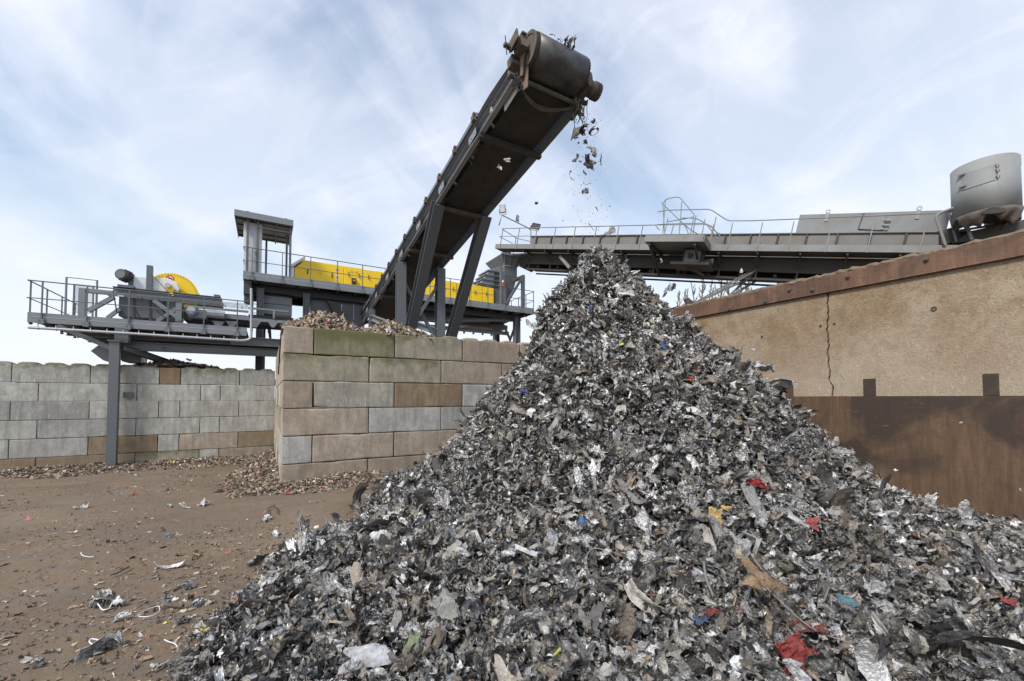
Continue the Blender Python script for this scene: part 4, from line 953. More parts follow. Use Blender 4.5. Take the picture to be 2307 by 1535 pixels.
m.box(a[0]-.09, a[0]+.09, 2.6, 2.8, dk, a[1]); m.box(a[0]-.07, a[0]+.07, .5, 2.6, a[1]-.18, a[1]-.02); a = hU(1131, 612, .35); m.box(a[0]-.09, a[0]+.09, .3, .5, dk, a[1]); m.build('frame_beams', M['dark'], sf, bevel=.004)
a = hU(1133, 640, .28); m = MB(FU); m.cyl(FU.p(a[0], .27, a[1]-.15), FU.p(a[0], .27, a[1]+.1), .05, 10); o = m.build('red_lamp', M['red'], sf, smooth=True)
m = MB(FU); m.cyl(FU.p(a[0], .27, a[1]+.1), FU.p(a[0], .27, a[1]+.2), .05, 10); m.build('white_cap', M['white'], sf, smooth=True)
# ------------------------------------------------------------------ old grey conveyor with walkway (right)
pA = at(1115, 560, 25.0); pB = at(2107, 570, 14.2)
u2 = (pB-pA).normalized(); v2 = Vector((-u2.y, u2.x, 0)).normalized(); 
if v2.y < 0: v2 = -v2
w2 = u2.cross(v2).normalized()
if w2.z < 0: w2 = -w2
F2 = Frame(tuple(pA), tuple(u2), tuple(v2), tuple(w2))
Lc = (pB-pA).length+4.5
def h2(px, py, v=0): return F2.hit(px, py, v)
oc = thing('walkway_conveyor', 'old weathered grey conveyor bridge with a railed walkway crossing behind the heap to the right', 'conveyor', tuple(F2.p(10, 1, -6)))
q2 = F2.p
us = h2(1470, 566)[0]; us2 = h2(1612, 566)[0]
m = MB(F2); m.box(0, Lc, 0, .05, 0, .27); m.box(0, .05, .05, 1.6, 0, .27); m.build('kick_plate', M['old'], oc, bevel=.004)
m = MB(F2); m.box(.05, Lc, .05, .85, .02, .06); m.build('walkway_floor', M['olddark'], oc)
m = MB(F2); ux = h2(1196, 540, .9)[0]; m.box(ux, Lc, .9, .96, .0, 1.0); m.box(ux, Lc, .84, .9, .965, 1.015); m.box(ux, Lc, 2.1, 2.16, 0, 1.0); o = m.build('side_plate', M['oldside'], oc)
i = 0
while ux+.4+i*1.02 < Lc: u = ux+.4+i*1.02; MB(F2).box(u, u+.06, .80, .9, .27, .965).build('plate_rib', M['olddark'], oc); i += 1
m = MB(F2); m.box(ux, Lc, .97, 2.09, .72, .76); m.build('belt', M['belt'], oc)
m = MB(F2); m.box(1.3, Lc, .95, 1.05, -.62, -.02); m.box(1.3, Lc, 2.0, 2.1, -.62, -.02)
m.box(1.9, Lc, .88, .95, -.98, -.90); m.box(1.9, Lc, 2.05, 2.12, -.98, -.90); m.build('main_girder', M['olddark'], oc)
m = MB(F2); i = 0
while 2+i*1.5 < Lc: u = 2+i*1.5; m.box(u, u+.07, .9, .97, -.92, -.6); m.box(u, u+.06, .06, 2.1, -.10, .0); m.beam(q2(u+.03, .1, -.03), q2(u+.03, .9, -.45), .05, .05); i += 1
m.build('cross_brackets', M['olddark'], oc)
for i in range(14):
    u = 2.6+i*1.35; MB().cyl(q2(u, 1.05, -.75), q2(u, 2.0, -.75), .07, 10).build('return_roller', M['olddark'], oc)
MB(F2).box(1.9, Lc, 1.12, 1.98, -.84, -.82).build('return_belt', M['belt'], oc)
# rounded discharge end
m = MB(F2); e = [h2(*z, 1.0) for z in ((1150, 572), (1196, 570), (1260, 574), (1260, 590), (1215, 586), (1196, 588), (1186, 596), (1176, 604), (1165, 598))]
m.prism([q2(u, 1.0, w) for u, w in e], v2*1.1); m.build('discharge_head', M['olddark'], oc)
# rails
def rail2(pts, name='handrail', r=.022): m = MB(); m.tube(rounded(pts, .18, 4), r, 8); return m.build(name, M['old'], oc, smooth=True)
hr = 1.18
ua = h2(1130, 511)[0]; ub = h2(1500, 503)[0]
rail2([q2(ua+1.6, 1.7, hr-.35), q2(ua, 1.7, hr-.05), q2(ua, .0, hr), q2(ub, .0, hr)])
rail2([q2(ua-.1, 1.5, .75), q2(ua-.1, 0, .72), q2(ub, 0, .72)], 'mid_rail', .018)
u = ua+.15
while u < ub-.2:
    MB().beam(q2(u, -.01, -.02), q2(u, -.01, hr), .035, .035).build('rail_post', M['old'], oc); u += 1.22
MB().beam(q2(ua+.0, 1.6, 0), q2(ua, 1.6, hr), .035, .035).build('rail_post', M['old'], oc)
uc = h2(1652, 500)[0]; ud = h2(2107, 481)[0]
e = [h2(*z) for z in ((1482, 478), (1500, 474), (1600, 471.5), (1640, 498), (1700, 497.5), (2107, 481))]
rail2([q2(u, 0, w) for u, w in e])
rail2([q2(h2(1490, 507)[0], 0, h2(1490, 507)[1]), q2(h2(1600, 506)[0], 0, h2(1600, 506)[1]), q2(h2(1618, 528)[0], 0, .72), q2(ud+.3, 0, .72)], 'mid_rail', .018)
for x in (1497, 1555, 1605, 1645, 1712, 1782, 1868, 1962, 2080):
    t_ = h2(x, 530)[0]; e = h2(x, 484 if x > 1630 else 474)[0]
    MB().beam(q2(t_, -.01, -.02), q2(t_, -.01, hr+(0.0 if x > 1630 else .28)), .035, .035).build('rail_post', M['old'], oc)
# hooped ladder rails on the small side platform
sv = -1.25
m = MB(F2); m.box(us+.1, us2-.3, sv, -.005, 0.02, .07); m.box(us, us2-.3, sv-.05, sv, 0, .28); m.box(us, us+.05, sv, -.005, 0, .28); m.box(us2-.3, us2-.25, sv, -.005, 0, .28); m.build('side_landing', M['old'], oc, bevel=.004)
m = MB(F2)
for t in (.15, .85): u = us+(us2-us)*t-.2; m.beam(q2(u, sv+.05, -.06), q2(u, 1.0, -.95), .09, .14); m.beam(q2(u, sv+.05, -.05), q2(u, .9, -.05), .09, .1)
m.build('landing_bracket', M['olddark'], oc)
A = [h2(*z, sv) for z in ((1486, 518), (1474, 507), (1500, 505), (1545, 504), (1590, 503), (1618, 540))]
rail2([q2(u, sv, w) for u, w in A], 'landing_rail', .02)
A = [h2(*z, sv) for z in ((1620, 528), (1600, 506), (1565, 486), (1532, 486), (1528, 492), (1555, 515), (1580, 528))]
rail2([q2(u, sv+.3, w) for u, w in A], 'landing_rail', .02)
A = [h2(*z, .6) for z in ((1498, 535), (1493, 457), (1503, 448), (1530, 443), (1565, 485), (1560, 490), (1504, 500))]
rail2([q2(u, .6, w) for u, w in A], 'ladder_hoop', .02)
A = [h2(*z, .9) for z in ((1490, 457), (1545, 510), (1552, 530))]; rail2([q2(u, .9, w) for u, w in A], 'ladder_hoop', .02)
for x, y0, y1, vv in ((1535, 455, 530, .6), (1498, 450, 530, .6), (1510, 505, 535, sv), (1560, 486, 535, sv+.3), (1580, 495, 535, sv), (1600, 506, 540, sv)):
    a = h2(x, y1, vv); b = h2(x+(1 if vv > 0 else 8), y0, vv); MB().beam(q2(a[0], vv, .05), q2(b[0], vv, b[1]), .035, .035).build('rail_post', M['old'], oc)
m = MB(F2); a = h2(1505, 523, .5); b = h2(1545, 520, .5); m.box(a[0], b[0]+.1, .2, 1.0, .55, .75); m.build('grated_box', M['olddark'], oc)
# bearing box and ladder hanging below the landing
bx = thing('counterweight_box', 'square grey steel box with a round hole beneath the old conveyor side landing', 'box', tuple(q2(h2(1560, 575, -.2)[0], 0, -1.4)))
a = h2(1545, 562, -.3); b = h2(1572, 592, -.3)
m = MB(F2); m.box(a[0], b[0], -.3, .5, b[1], a[1]); o = m.build('box_body', M['old'], bx, bevel=.01)
m = MB(F2); c_ = q2((a[0]+b[0])/2-.05, -.312, (a[1]+b[1])/2); m.cyl(c_, c_+v2*.011, .13, 20); m.build('round_hole', M['cable'], o)
m = MB(F2); m.box(a[0]-.5, b[0]+.5, -.55, .7, b[1]-.14, b[1]-.03); m.box(a[0]-.1, a[0]-.02, -.2, .1, b[1], 0); m.box(b[0]+.02, b[0]+.12, 0, .3, b[1], 0); m.cyl(q2(b[0]+.1, .2, b[1]+.1), q2(b[0]+.5, .3, b[1]+.2), .16, 14); m.build('box_tray', M['olddark'], bx)
m = MB(F2); a = h2(1548, 604, 0); 
for k in range(6): u = a[0]+.12*k; m.beam(q2(u, -.1, a[1]-.0-k*.05), q2(u+.05, .35, a[1]-.02-k*.05), .025, .025)
m.beam(q2(a[0]-.1, -.1, a[1]+.05), q2(a[0]+.8, -.1, a[1]-.3), .04, .04); m.beam(q2(a[0]-.1, .35, a[1]+.05), q2(a[0]+.8, .35, a[1]-.3), .04, .04); m.build('step_rungs', M['olddark'], bx)
# raking struts
st = thing('raking_strut', 'long slanted steel struts propping the old conveyor behind the concrete wall', 'strut', tuple(at(1535, 715, 17)))
def st_bar(m, x0, y0, Y0, x1, y1, Y1, w=.13): m.beam(at(x0, y0, Y0), at(x1, y1, Y1), w, w)
m = MB(); st_bar(m, 1720, 600, 18.2, 1520, 712, 16.5, .06); st_bar(m, 1716, 597, 18.5, 1512, 712, 16.8, .05); m.build('strut_bar', M['old'], st)
m = MB(); st_bar(m, 1735, 606, 19.4, 1560, 686, 17.5, .08); st_bar(m, 1712, 603, 18.2, 1628, 680, 19.2, .08); st_bar(m, 1745, 608, 19.0, 1610, 690, 18.5, .09); m.build('strut_bar', M['old'], st)
m = MB(); st_bar(m, 1546, 673, 17, 1552, 690, 17, .16); st_bar(m, 1550, 676, 17, 1580, 694, 17, .1); st_bar(m, 1550, 672, 17, 1540, 700, 17, .08); m.build('strut_foot', M['olddark'], st)
m = MB(); st_bar(m, 1262, 578, 23.0, 1284, 604, 22.6, .16); m.build('strut_bar', M['old'], st)
# big cover box on the conveyor
cx = thing('conveyor_cover', 'long grey sheet steel cover box with a bent hatch on the old conveyor', 'cover', tuple(q2(h2(1802, 525, .95)[0]+3, 1.5, .64)))
a = h2(1802, 484, .95); b = h2(2145, 470, .95)
m = MB(F2); m.box(a[0], b[0], .95, 2.05, 1.03, a[1]); m.build('cover_body', M['old'], cx, bevel=.008)
for x in (1866, 2070):
    c_ = h2(x, 476, .93); m = MB(F2); m.box(c_[0]-.06, c_[0]+.06, .925, .945, a[1]-.3, a[1]+.02); m.ring(q2(c_[0], .93, a[1]+.09), v2, .05, .08, .02, 16); m.build('lifting_eye', M['silo'], cx)
a_ = h2(1936, 520, .9); b_ = h2(2000, 485, .9)
m = MB(F2); e = [h2(*z, .9) for z in ((1935, 516), (1947, 483), (1998, 482), (1988, 519))]; m.prism([q2(u, .90, w) for u, w in e], v2*.02); hx = m.build('hatch', M['old'], cx, bevel=.004)
m = MB(F2); e2 = [h2(*z, .93) for z in ((1932, 518), (1944, 481), (1950, 481), (1940, 518))]; m.prism([q2(u, .935, w) for u, w in e2], v2*.012); m.build('dark_gap', M['cable'], cx)
m = MB(F2)
for z in ((2000, 496), (1996, 507), (1993, 516)): c_ = h2(*z, .88); m.box(c_[0]-.12, c_[0]+.1, .86, .90, c_[1]-.02, c_[1]+.02)
m.build('hinges', M['silo'], hx)
# end gate of the walkway (curved tubes near the wall)
e = [h2(*z, -.1) for z in ((2130, 553), (2107, 484), (2150, 468), (2165, 472), (2190, 540))]
rail2([q2(u, -.1, w) for u, w in e], 'end_hoop', .045)
e = [h2(*z, .3) for z in ((2155, 545), (2138, 480))]; rail2([q2(u, .3, w) for u, w in e], 'end_hoop', .035)
e = [h2(*z, .5) for z in ((2160, 520), (2290, 500), (2330, 508))]; rail2([q2(u, .5, w) for u, w in e], 'end_hoop', .04)
# silo
a1_, a2_ = [math.atan2(ray(q_, 430).x, ray(q_, 430).y) for q_ in (2141, 2303)]; dS = 20.6; rs_ = dS*math.sin((a2_-a1_)/2)
cS = Vector((dS*math.sin((a1_+a2_)/2), dS*math.cos((a1_+a2_)/2), 0)); zt_ = at(2220, 359, 13.1).z; zb_ = at(2220, 478, 13.1).z
si = thing('cylindrical_hood', 'upright weathered grey steel cylinder with an access hatch at the right edge', 'silo', (cS.x, cS.y, zb_-.6))
m = MB(); nS = 64; vs = []; fs = []
for k in range(nS):
    t = 2*math.pi*k/nS; e = Vector((math.cos(t), math.sin(t), 0))
    vs += [Vector((cS.x, cS.y, zb_-.1*math.cos(t*3)-.05))+e*rs_, Vector((cS.x, cS.y, zt_))+e*rs_]
for k in range(nS): j = (k+1) % nS; fs.append((2*k, 2*j, 2*j+1, 2*k+1))
m.add(vs, fs); o = m.build('shell', M['silo'], si, smooth=True); s_ = o.modifiers.new('s', 'SOLIDIFY'); s_.thickness = .02
MB().cyl((cS.x, cS.y, zt_-.12), (cS.x, cS.y, zt_-.1), rs_-.03, 40).build('top_plate', M['silo'], si)
MB().box(-.012, .012, -.05, .05, 0, .35, Frame((cS.x+rs_*.80, cS.y-rs_*.58, zt_-.25), (1, 0, 0))).build('corner_fin', M['silo'], si)
def onS(px, py, off):
    d = ray(px, py); C0 = Vector((0, 0, CAMZ)); r_ = rs_+off; ox, oy = -cS.x, -cS.y
    A_ = d.x*d.x+d.y*d.y; B_ = 2*(ox*d.x+oy*d.y); C_ = ox*ox+oy*oy-r_*r_; t = (-B_-math.sqrt(max(0, B_*B_-4*A_*C_)))/(2*A_); return C0+d*t
m = MB(); vs = []; 
for i in range(13):
    x = 2168+(2243-2168)*i/12; q_t = onS(x, 392-22*i/12, .02); q_b = onS(x, 429-24*i/12, .02); vs += [q_b, q_t]
m.add(vs, [(2*i, 2*i+2, 2*i+3, 2*i+1) for i in range(12)]); o = m.build('hatch', M['silo'], si); s_ = o.modifiers.new('s', 'SOLIDIFY'); s_.thickness = .03
m = MB()
for px, py in ((2166, 394), (2168, 420)): m.beam(onS(px-8, py+2, .05), onS(px+8, py-3, .05), .05, .05)
for px, py in ((2246, 372), (2247, 382), (2248, 396)): m.beam(onS(px, py-3, .04), onS(px, py+5, .04), .05, .04); m.beam(onS(px-4, py, .04), onS(px+6, py-1, .04), .03, .03)
m.build('hinges', M['silo'], o)
# torn rubber skirt below the cylinder
m = MB(); vs = []; fs = []; nS = 60; rr = random.Random(4)
for k in range(nS+1):
    t = R(170)+R(190)*k/nS; e = Vector((math.cos(t), math.sin(t), 0)); dz = .18+.12*math.sin(t*4+1)+.08*math.sin(t*9)
    for j in range(5):
        s_ = j/4; vs.append(Vector((cS.x, cS.y, zb_+.05-(.05+dz)*s_*1.4))+e*(rs_+.03+.07*math.sin(t*11+j)*s_-.25*s_*s_))
for k in range(nS):
    for j in range(4): fs.append((5*k+j, 5*k+j+1, 5*k+6+j, 5*k+5+j))
m.add(vs, fs); o = m.build('rubber_skirt', M['dirty'], si, smooth=True); s_ = o.modifiers.new('s', 'SOLIDIFY'); s_.thickness = .03
m = MB(F2); e = [h2(*z, .3) for z in ((2145, 548), (2190, 520), (2330, 490), (2340, 530))]; m.prism([q2(u, .3, w) for u, w in e], v2*2.0)
e = [h2(*z, .6) for z in ((2120, 520), (2160, 508), (2165, 545), (2120, 550))]; m.prism([q2(u, .6, w) for u, w in e], v2*1.0); m.build('loading_tray', M['olddark'], si)
m = MB(); a = at(2300, 395, 14.2); b = at(2300, 480, 14.2); m.cyl((a.x+.25, a.y+.8, b.z), (a.x+.25, a.y+.8, a.z), .45, 24); m.build('side_pipe', M['dirty'], si, smooth=True)
# floodlights on a bent pole
fp = thing('lamp_pole', 'bent grey pipe carrying three floodlights on the left end of the old conveyor railing', 'pole', tuple(q2(h2(1125, 511, .0)[0], 0, 1.0)))
pA_ = h2(1124, 508, .0); pt = h2(1131, 485, 0); pb = h2(1196, 517, 1.0)
T0 = q2(pA_[0], 0, pA_[1]); T1 = q2(pt[0], 0, pt[1]); T2 = q2(pb[0], 1.0, pb[1])
m = MB(); m.tube([T0, T1, T2, T2-Vector((0, 0, .7))], .04, 8); m.build('pole', M['old'], fp, smooth=True)
def flood(px, py, Y, w, h, tilt, yaw, lab):
    c = at(px, py, Y); f = thing('floodlight', lab, 'lamp', tuple(c), 'floodlights on the old conveyor railing')
    ax = Vector((math.cos(yaw), math.sin(yaw), 0)); n_ = Vector((math.sin(yaw)*math.cos(tilt), -math.cos(yaw)*math.cos(tilt), -math.sin(tilt))); u_ = n_.cross(ax)
    if u_.z < 0: u_ = -u_
    fr_ = Frame(tuple(c), tuple(ax), tuple(n_), tuple(u_))
    m = MB(fr_); m.box(-w/2, w/2, -.06, .0, -h/2, h/2); m.build('lamp_housing', M['black'], f, bevel=.01)
    m = MB(fr_); m.box(-w/2+.03, w/2-.03, 0.002, .012, -h/2+.1*h, h/2-.03); m.build('lamp_glass', M['lens'], f)
    m = MB(fr_); m.tube([fr_.p(-w/2-.03, -.03, 0), fr_.p(-w/2-.03, -.03, -h/2-.09), fr_.p(w/2+.03, -.03, -h/2-.09), fr_.p(w/2+.03, -.03, 0)], .018, 6); m.build('bracket', M['old'], f)
flood(1132, 471, T1.y, .36, .46, R(15), R(-10), 'upright floodlight on top of the bent pole at the left tip of the railing')
flood(1167, 492, (T1.y+T2.y)/2, .24, .34, R(10), R(55), 'small floodlight turned sideways halfway along the bent pole')
flood(1207, 511, T2.y, .55, .40, R(60), R(25), 'wide floodlight tipped downwards at the lower end of the bent pole')
# ------------------------------------------------------------------ bare trees behind the wall
def tree(x, base, h, seed, lab, bushy=False):
    r = random.Random(seed); t = thing('bare_tree', lab, 'tree', (x, base, 0), 'leafless young trees on the horizon behind the wall')
    m = MB(); pts = [Vector((x+r.uniform(-.1, .1)*k, base, h*k/6)) for k in range(7)]
    m.tube(pts, [0.15*(1-k/7)+.045 for k in range(7)], 6); m.build('trunk', M['bark'], t)
    m = MB()
    for k in range(46 if not bushy else 90):
        z = h*(.25+.72*r.random()); a = r.random()*6.28; L_ = (h-z)*.28+.35; q = Vector((x, base, z)); d = Vector((math.cos(a)*.42, math.sin(a)*.42, 1)).normalized()
        if bushy: d = Vector((math.cos(a), math.sin(a), .6)).normalized(); L_ *= 1.2
        e = q+d*L_; md = q+d*L_*.5+Vector((r.uniform(-.08, .08), 0, -.05)); m.tube([q, md, e], [.055, .042, .025], 3)
        for j in range(4):
            s = q.lerp(e, .3+.17*j); dd = (d+Vector((r.uniform(-.6, .6), r.uniform(-.6, .6), r.uniform(0, .5)))).normalized(); m.tube([s, s+dd*L_*.4], [.034, .02], 3)
    m.build('crown', M['bark'], t)
tl_ = [(1545, 668, 0), (1562, 655, 0), (1583, 640, 0), (1603, 650, 0), (1622, 612, 0), (1640, 645, 0), (1655, 672, 1), (1668, 650, 0), (1686, 640, 0), (1752, 636, 0), (1772, 622, 0), (1783, 608, 0), (1798, 630, 0), (1815, 622, 0), (1832, 640, 0), (1858, 632, 0), (1880, 610, 0), (1530, 672, 0)]
words = ['short tree just right of the heap', 'thin tree second right of the heap', 'slender tree left of the crossing struts', 'low tree beside the strut foot', 'tallest bare tree seen left of the struts', 'thin tree right of the tallest one left of the struts', 'bushy round bare tree between the struts', 'thin tree behind the upper struts', 'thin tree just right of the bushy tree', 'first thin tree right of the strut top', 'second thin tree right of the strut top', 'tall tree under the dark girder', 'third thin tree right of the strut top', 'middle tree of the group under the girder', 'low tree above the rusty wall cap', 'thin tree near where the cap hides the girder', 'rightmost bare tree above the wall cap', 'leftmost bare tree touching the edge of the heap']
for i, (px, py, bu) in enumerate(tl_):
    Y = 62+6*math.sin(i*2.3); p_ = at(px, py, Y); tree(p_.x, Y, p_.z*1.07, 100+i, words[i], bool(bu))
# ------------------------------------------------------------------ worker standing behind the conveyor frame
def person():
    c = at(600, 766, 18.8); base = Vector((c.x, 18.8, 4.22))
    p = bpy.data.objects.new('person', None); COL.objects.link(p); p.location = base; tag(p, 'worker in dark trousers standing behind the grey conveyor frame, only the legs showing', 'person')
    def skin(name, verts, edges, radii, mat, root=0):
        me = bpy.data.meshes.new(name); me.from_pydata(verts, edges, []); o = bpy.data.objects.new(name, me); COL.objects.link(o); o.parent = p
        md = o.modifiers.new('skin', 'SKIN'); md.use_smooth_shade = True
        for i, r_ in enumerate(radii): me.skin_vertices[0].data[i].radius = r_ if isinstance(r_, tuple) else (r_, r_); me.skin_vertices[0].data[i].use_root = (i == root)
        s = o.modifiers.new('sub', 'SUBSURF'); s.levels = s.render_levels = 2; me.materials.append(mat); return o
    V = [(0, 0, .95), (0, 0, 1.15), (0, -.01, 1.38), (0, 0, 1.50), (0, .0, 1.57), (0, .0, 1.66), (0, 0, 1.74),
         (-.1, 0, .90), (-.12, -.02, .50), (-.13, .02, .10), (-.13, -.11, .05), (.1, 0, .90), (.14, .03, .5), (.17, .06, .10), (.18, -.07, .05),
         (-.19, 0, 1.40), (-.26, .02, 1.12), (-.24, -.14, .92), (.19, 0, 1.40), (.26, .02, 1.12), (.22, -.15, .93), (-.24, -.2, .88), (.22, -.21, .89)]
    E = [(0, 1), (1, 2), (2, 3), (3, 4), (4, 5), (5, 6), (0, 7), (7, 8), (8, 9), (9, 10), (0, 11), (11, 12), (12, 13), (13, 14), (2, 15), (15, 16), (16, 17), (2, 18), (18, 19), (19, 20), (17, 21), (20, 22)]
    Rr = [(.15, .11), (.14, .10), (.17, .11), .055, .075, .095, .05, .09, .062, .045, .035, .09, .062, .045, .035, .06, .045, .033, .06, .045, .033, .03, .03]
    skin('body', V, E, Rr, M['cloth'])
    m = MB(Frame(tuple(base), (1, 0, 0))); m.tube([base+Vector((0, 0, z)) for z in (1.0, 1.2, 1.4, 1.47)], [.17, .17, .20, .12], 14); m.build('jacket', M['hiviz'], p, smooth=True)
    m = MB(); m.tube([base+Vector((0, 0, z)) for z in (1.66, 1.72, 1.78, 1.80)], [.125, .12, .07, .01], 14); m.build('helmet', M['white'], p, smooth=True)
person()
# ------------------------------------------------------------------ the scrap heap
def rot_mats(n, r):
    q = r.normal(size=(n, 4)); q /= np.linalg.norm(q, axis=1, keepdims=True); w, x, y, z = q.T
    return np.stack([1-2*(y*y+z*z), 2*(x*y-z*w), 2*(x*z+y*w), 2*(x*y+z*w), 1-2*(x*x+z*z), 2*(y*z-x*w), 2*(x*z-y*w), 2*(y*z+x*w), 1-2*(x*x+y*y)], -1).reshape(n, 3, 3)
def euler_mats(yaw, tx, ty):
    cz, sz_ = np.cos(yaw), np.sin(yaw); cx, sx = np.cos(tx), np.sin(tx); cy, sy = np.cos(ty), np.sin(ty); o = np.zeros_like(yaw); l = o+1
    Rz = np.stack([cz, -sz_, o, sz_, cz, o, o, o, l], -1).reshape(-1, 3, 3); Rx = np.stack([l, o, o, o, cx, -sx, o, sx, cx], -1).reshape(-1, 3, 3)
    Ry = np.stack([cy, o, sy, o, l, o, -sy, o, cy], -1).reshape(-1, 3, 3); return Rz@Rx@Ry
def grid_faces(nx, ny): i = np.arange((nx-1)*ny).reshape(nx-1, ny)[:, :-1].reshape(-1); return np.stack([i, i+ny, i+ny+1, i+1], -1)
def sheet_t(r, nx=6, ny=6, asp=1.0, crump=.3, curl=0.0, ragged=.25, folds=5):
    """torn, folded piece of sheet about 1 unit across"""
    a, b = np.meshgrid(np.linspace(-.5, .5, nx), np.linspace(-.5, .5, ny), indexing='ij')
    ang = np.arctan2(b, a); ed = np.maximum(np.abs(a), np.abs(b))*2
    k = 1+ragged*ed*(np.sin(ang*3+r.random()*6)*.5+np.sin(ang*5+r.random()*6)*.5+r.normal(size=a.shape)*.35*min(1, 6/nx))
    x = a*k; y = b*k*asp; z = np.zeros_like(x)
    for _ in range(folds):
        t = r.random()*6.283; c = r.normal()*.25; s = (x*math.cos(t)+y*math.sin(t))-c; z = z+crump*r.normal()*np.abs(s)*.55
    for _ in range(3):
        t = r.random()*6.283; z = z+crump*.11*np.sin((x*math.cos(t)+y*math.sin(t))*r.uniform(6, 15)+r.random()*6)
    z = z+r.normal(size=z.shape)*crump*.13*min(1, 8/nx)
    x = x+r.normal(size=z.shape)*.02
    if curl:
        R_ = 1/curl; z0 = z; th = x/R_; x, z = (R_-z0)*np.sin(th), R_-(R_-z0)*np.cos(th)
    z -= z.mean(); return np.stack([x, y, z], -1).reshape(-1, 3), grid_faces(nx, ny)
def wire_t(r, n=9, rad=.012, wig=.5, k=4):
    d = r.normal(size=3); d /= np.linalg.norm(d); p = np.zeros(3); P_ = [p]
    for i in range(n-1): d = d+r.normal(size=3)*wig; d[2] *= .7; d /= np.linalg.norm(d); p = p+d/(n-1); P_.append(p)
    P_ = np.array(P_); P_ -= P_.mean(0); T = np.gradient(P_, axis=0); T /= np.linalg.norm(T, axis=1, keepdims=True)
    A = np.cross(T, [0.3, .2, 1]); A /= np.linalg.norm(A, axis=1, keepdims=True)+1e-9; B = np.cross(T, A)
    V = np.concatenate([P_[:, None]+rad*(A[:, None]*math.cos(2*math.pi*j/k)+B[:, None]*math.sin(2*math.pi*j/k)) for j in range(k)], 1).reshape(-1, 3)
    F = [(i*k+j, i*k+(j+1) % k, (i+1)*k+(j+1) % k, (i+1)*k+j) for i in range(n-1) for j in range(k)]
    return V, np.array(F)
def lump_t(r, n=6, amp=.35):
    a, b = np.meshgrid(np.linspace(0, math.pi, n), np.linspace(0, 2*math.pi, n+2), indexing='ij')
    d = np.stack([np.sin(a)*np.cos(b), np.sin(a)*np.sin(b), np.cos(a)], -1); rad = .42*(1+amp*r.normal(size=a.shape)); rad[:, -1] = rad[:, 0]; rad[0] = rad[0, 0]; rad[-1] = rad[-1, 0]
    V = d*rad[..., None]*np.array([1, .7+.3*r.random(), .55+.3*r.random()]); return V.reshape(-1, 3), grid_faces(n, n+2)
def templates(seed, mix):
    r = np.random.default_rng(seed); out = []
    for kind, n in mix:
        for _ in range(n):
            if kind == 'sheet': out.append(sheet_t(r, 10, 6, r.uniform(.18, .55), r.uniform(.3, .8), r.choice([0, 2.0, 3.5, 5.0])))
            elif kind == 'strip': out.append(sheet_t(r, 10, 3, r.uniform(.10, .25), r.uniform(.1, .35), r.choice([0, 2.0, 4.0, 6.0]), .12))
            elif kind == 'wire': out.append(wire_t(r, 9, r.uniform(.008, .02), r.uniform(.15, .5)))
            elif kind == 'lump': out.append(lump_t(r))
            elif kind == 'flake': out.append(sheet_t(r, 4, 4, r.uniform(.4, 1), r.uniform(.15, .4), 0, .3))
            elif kind == 'ball': out.append(lump_t(r, 9, .42))
    return out
def scatter(name, pos, size, Rm, tint, tmpl, r, mat, smooth_p=.5, extra=None, ti=None):
    n = len(pos); ti = r.integers(0, len(tmpl), n) if ti is None else ti; VV = []; FF = []; TT = []; SS = []; base = 0
    if extra is not None: V0_, F0_, T0_ = extra; VV.append(V0_); FF.append(F0_); TT.append(T0_); SS.append(np.ones(len(F0_), bool)); base = len(V0_)
    for k, (tv, tf) in enumerate(tmpl):
        idx = np.nonzero(ti == k)[0]
        if not len(idx): continue
        V = np.einsum('nij,vj->nvi', Rm[idx], tv)*size[idx][:, None, None]+pos[idx][:, None]
        VV.append(V.reshape(-1, 3)); nv = len(tv)
        FF.append((tf[None]+(np.arange(len(idx))*nv)[:, None, None]+base).reshape(-1, 4)); base += nv*len(idx)
        TT.append(np.repeat(tint[idx], nv, 0)); sm_ = r.random(len(idx)) < smooth_p; SS.append(np.repeat(sm_, len(tf)))
    me = bpy.data.meshes.new(name); V = np.concatenate(VV); o0 = np.array([V[:, 0].mean(), V[:, 1].mean(), 0])
    np_mesh(me, V-o0, np.concatenate(FF), np.concatenate(SS), np.concatenate(TT)); me.materials.append(mat)
    o = bpy.data.objects.new(name, me); COL.objects.link(o); o.location = o0; return o
PX_, PY_ = 1.62, 7.6
PLF = np.array([[0, 4.40], [.2, 4.34], [.4, 4.08], [.7, 3.72], [.95, 3.38], [1.12, 2.95], [1.2, 2.70], [1.5, 2.36], [1.9, 1.96], [2.35, 1.38], [2.75, .96], [3.3, .50], [4.2, .26], [5, .16], [6, .08], [7.5, .0], [14, -.4]])
PRT = np.array([[0, 4.40], [.2, 4.34], [.4, 4.10], [.85, 3.55], [1.32, 3.12], [1.75, 2.70], [2.08, 2.40], [2.6, 1.88], [3.08, 1.38], [3.48, 1.0], [3.88, .66], [4.35, .36], [5.0, .18], [6, .10], [7.5, .0], [14, -.4]])
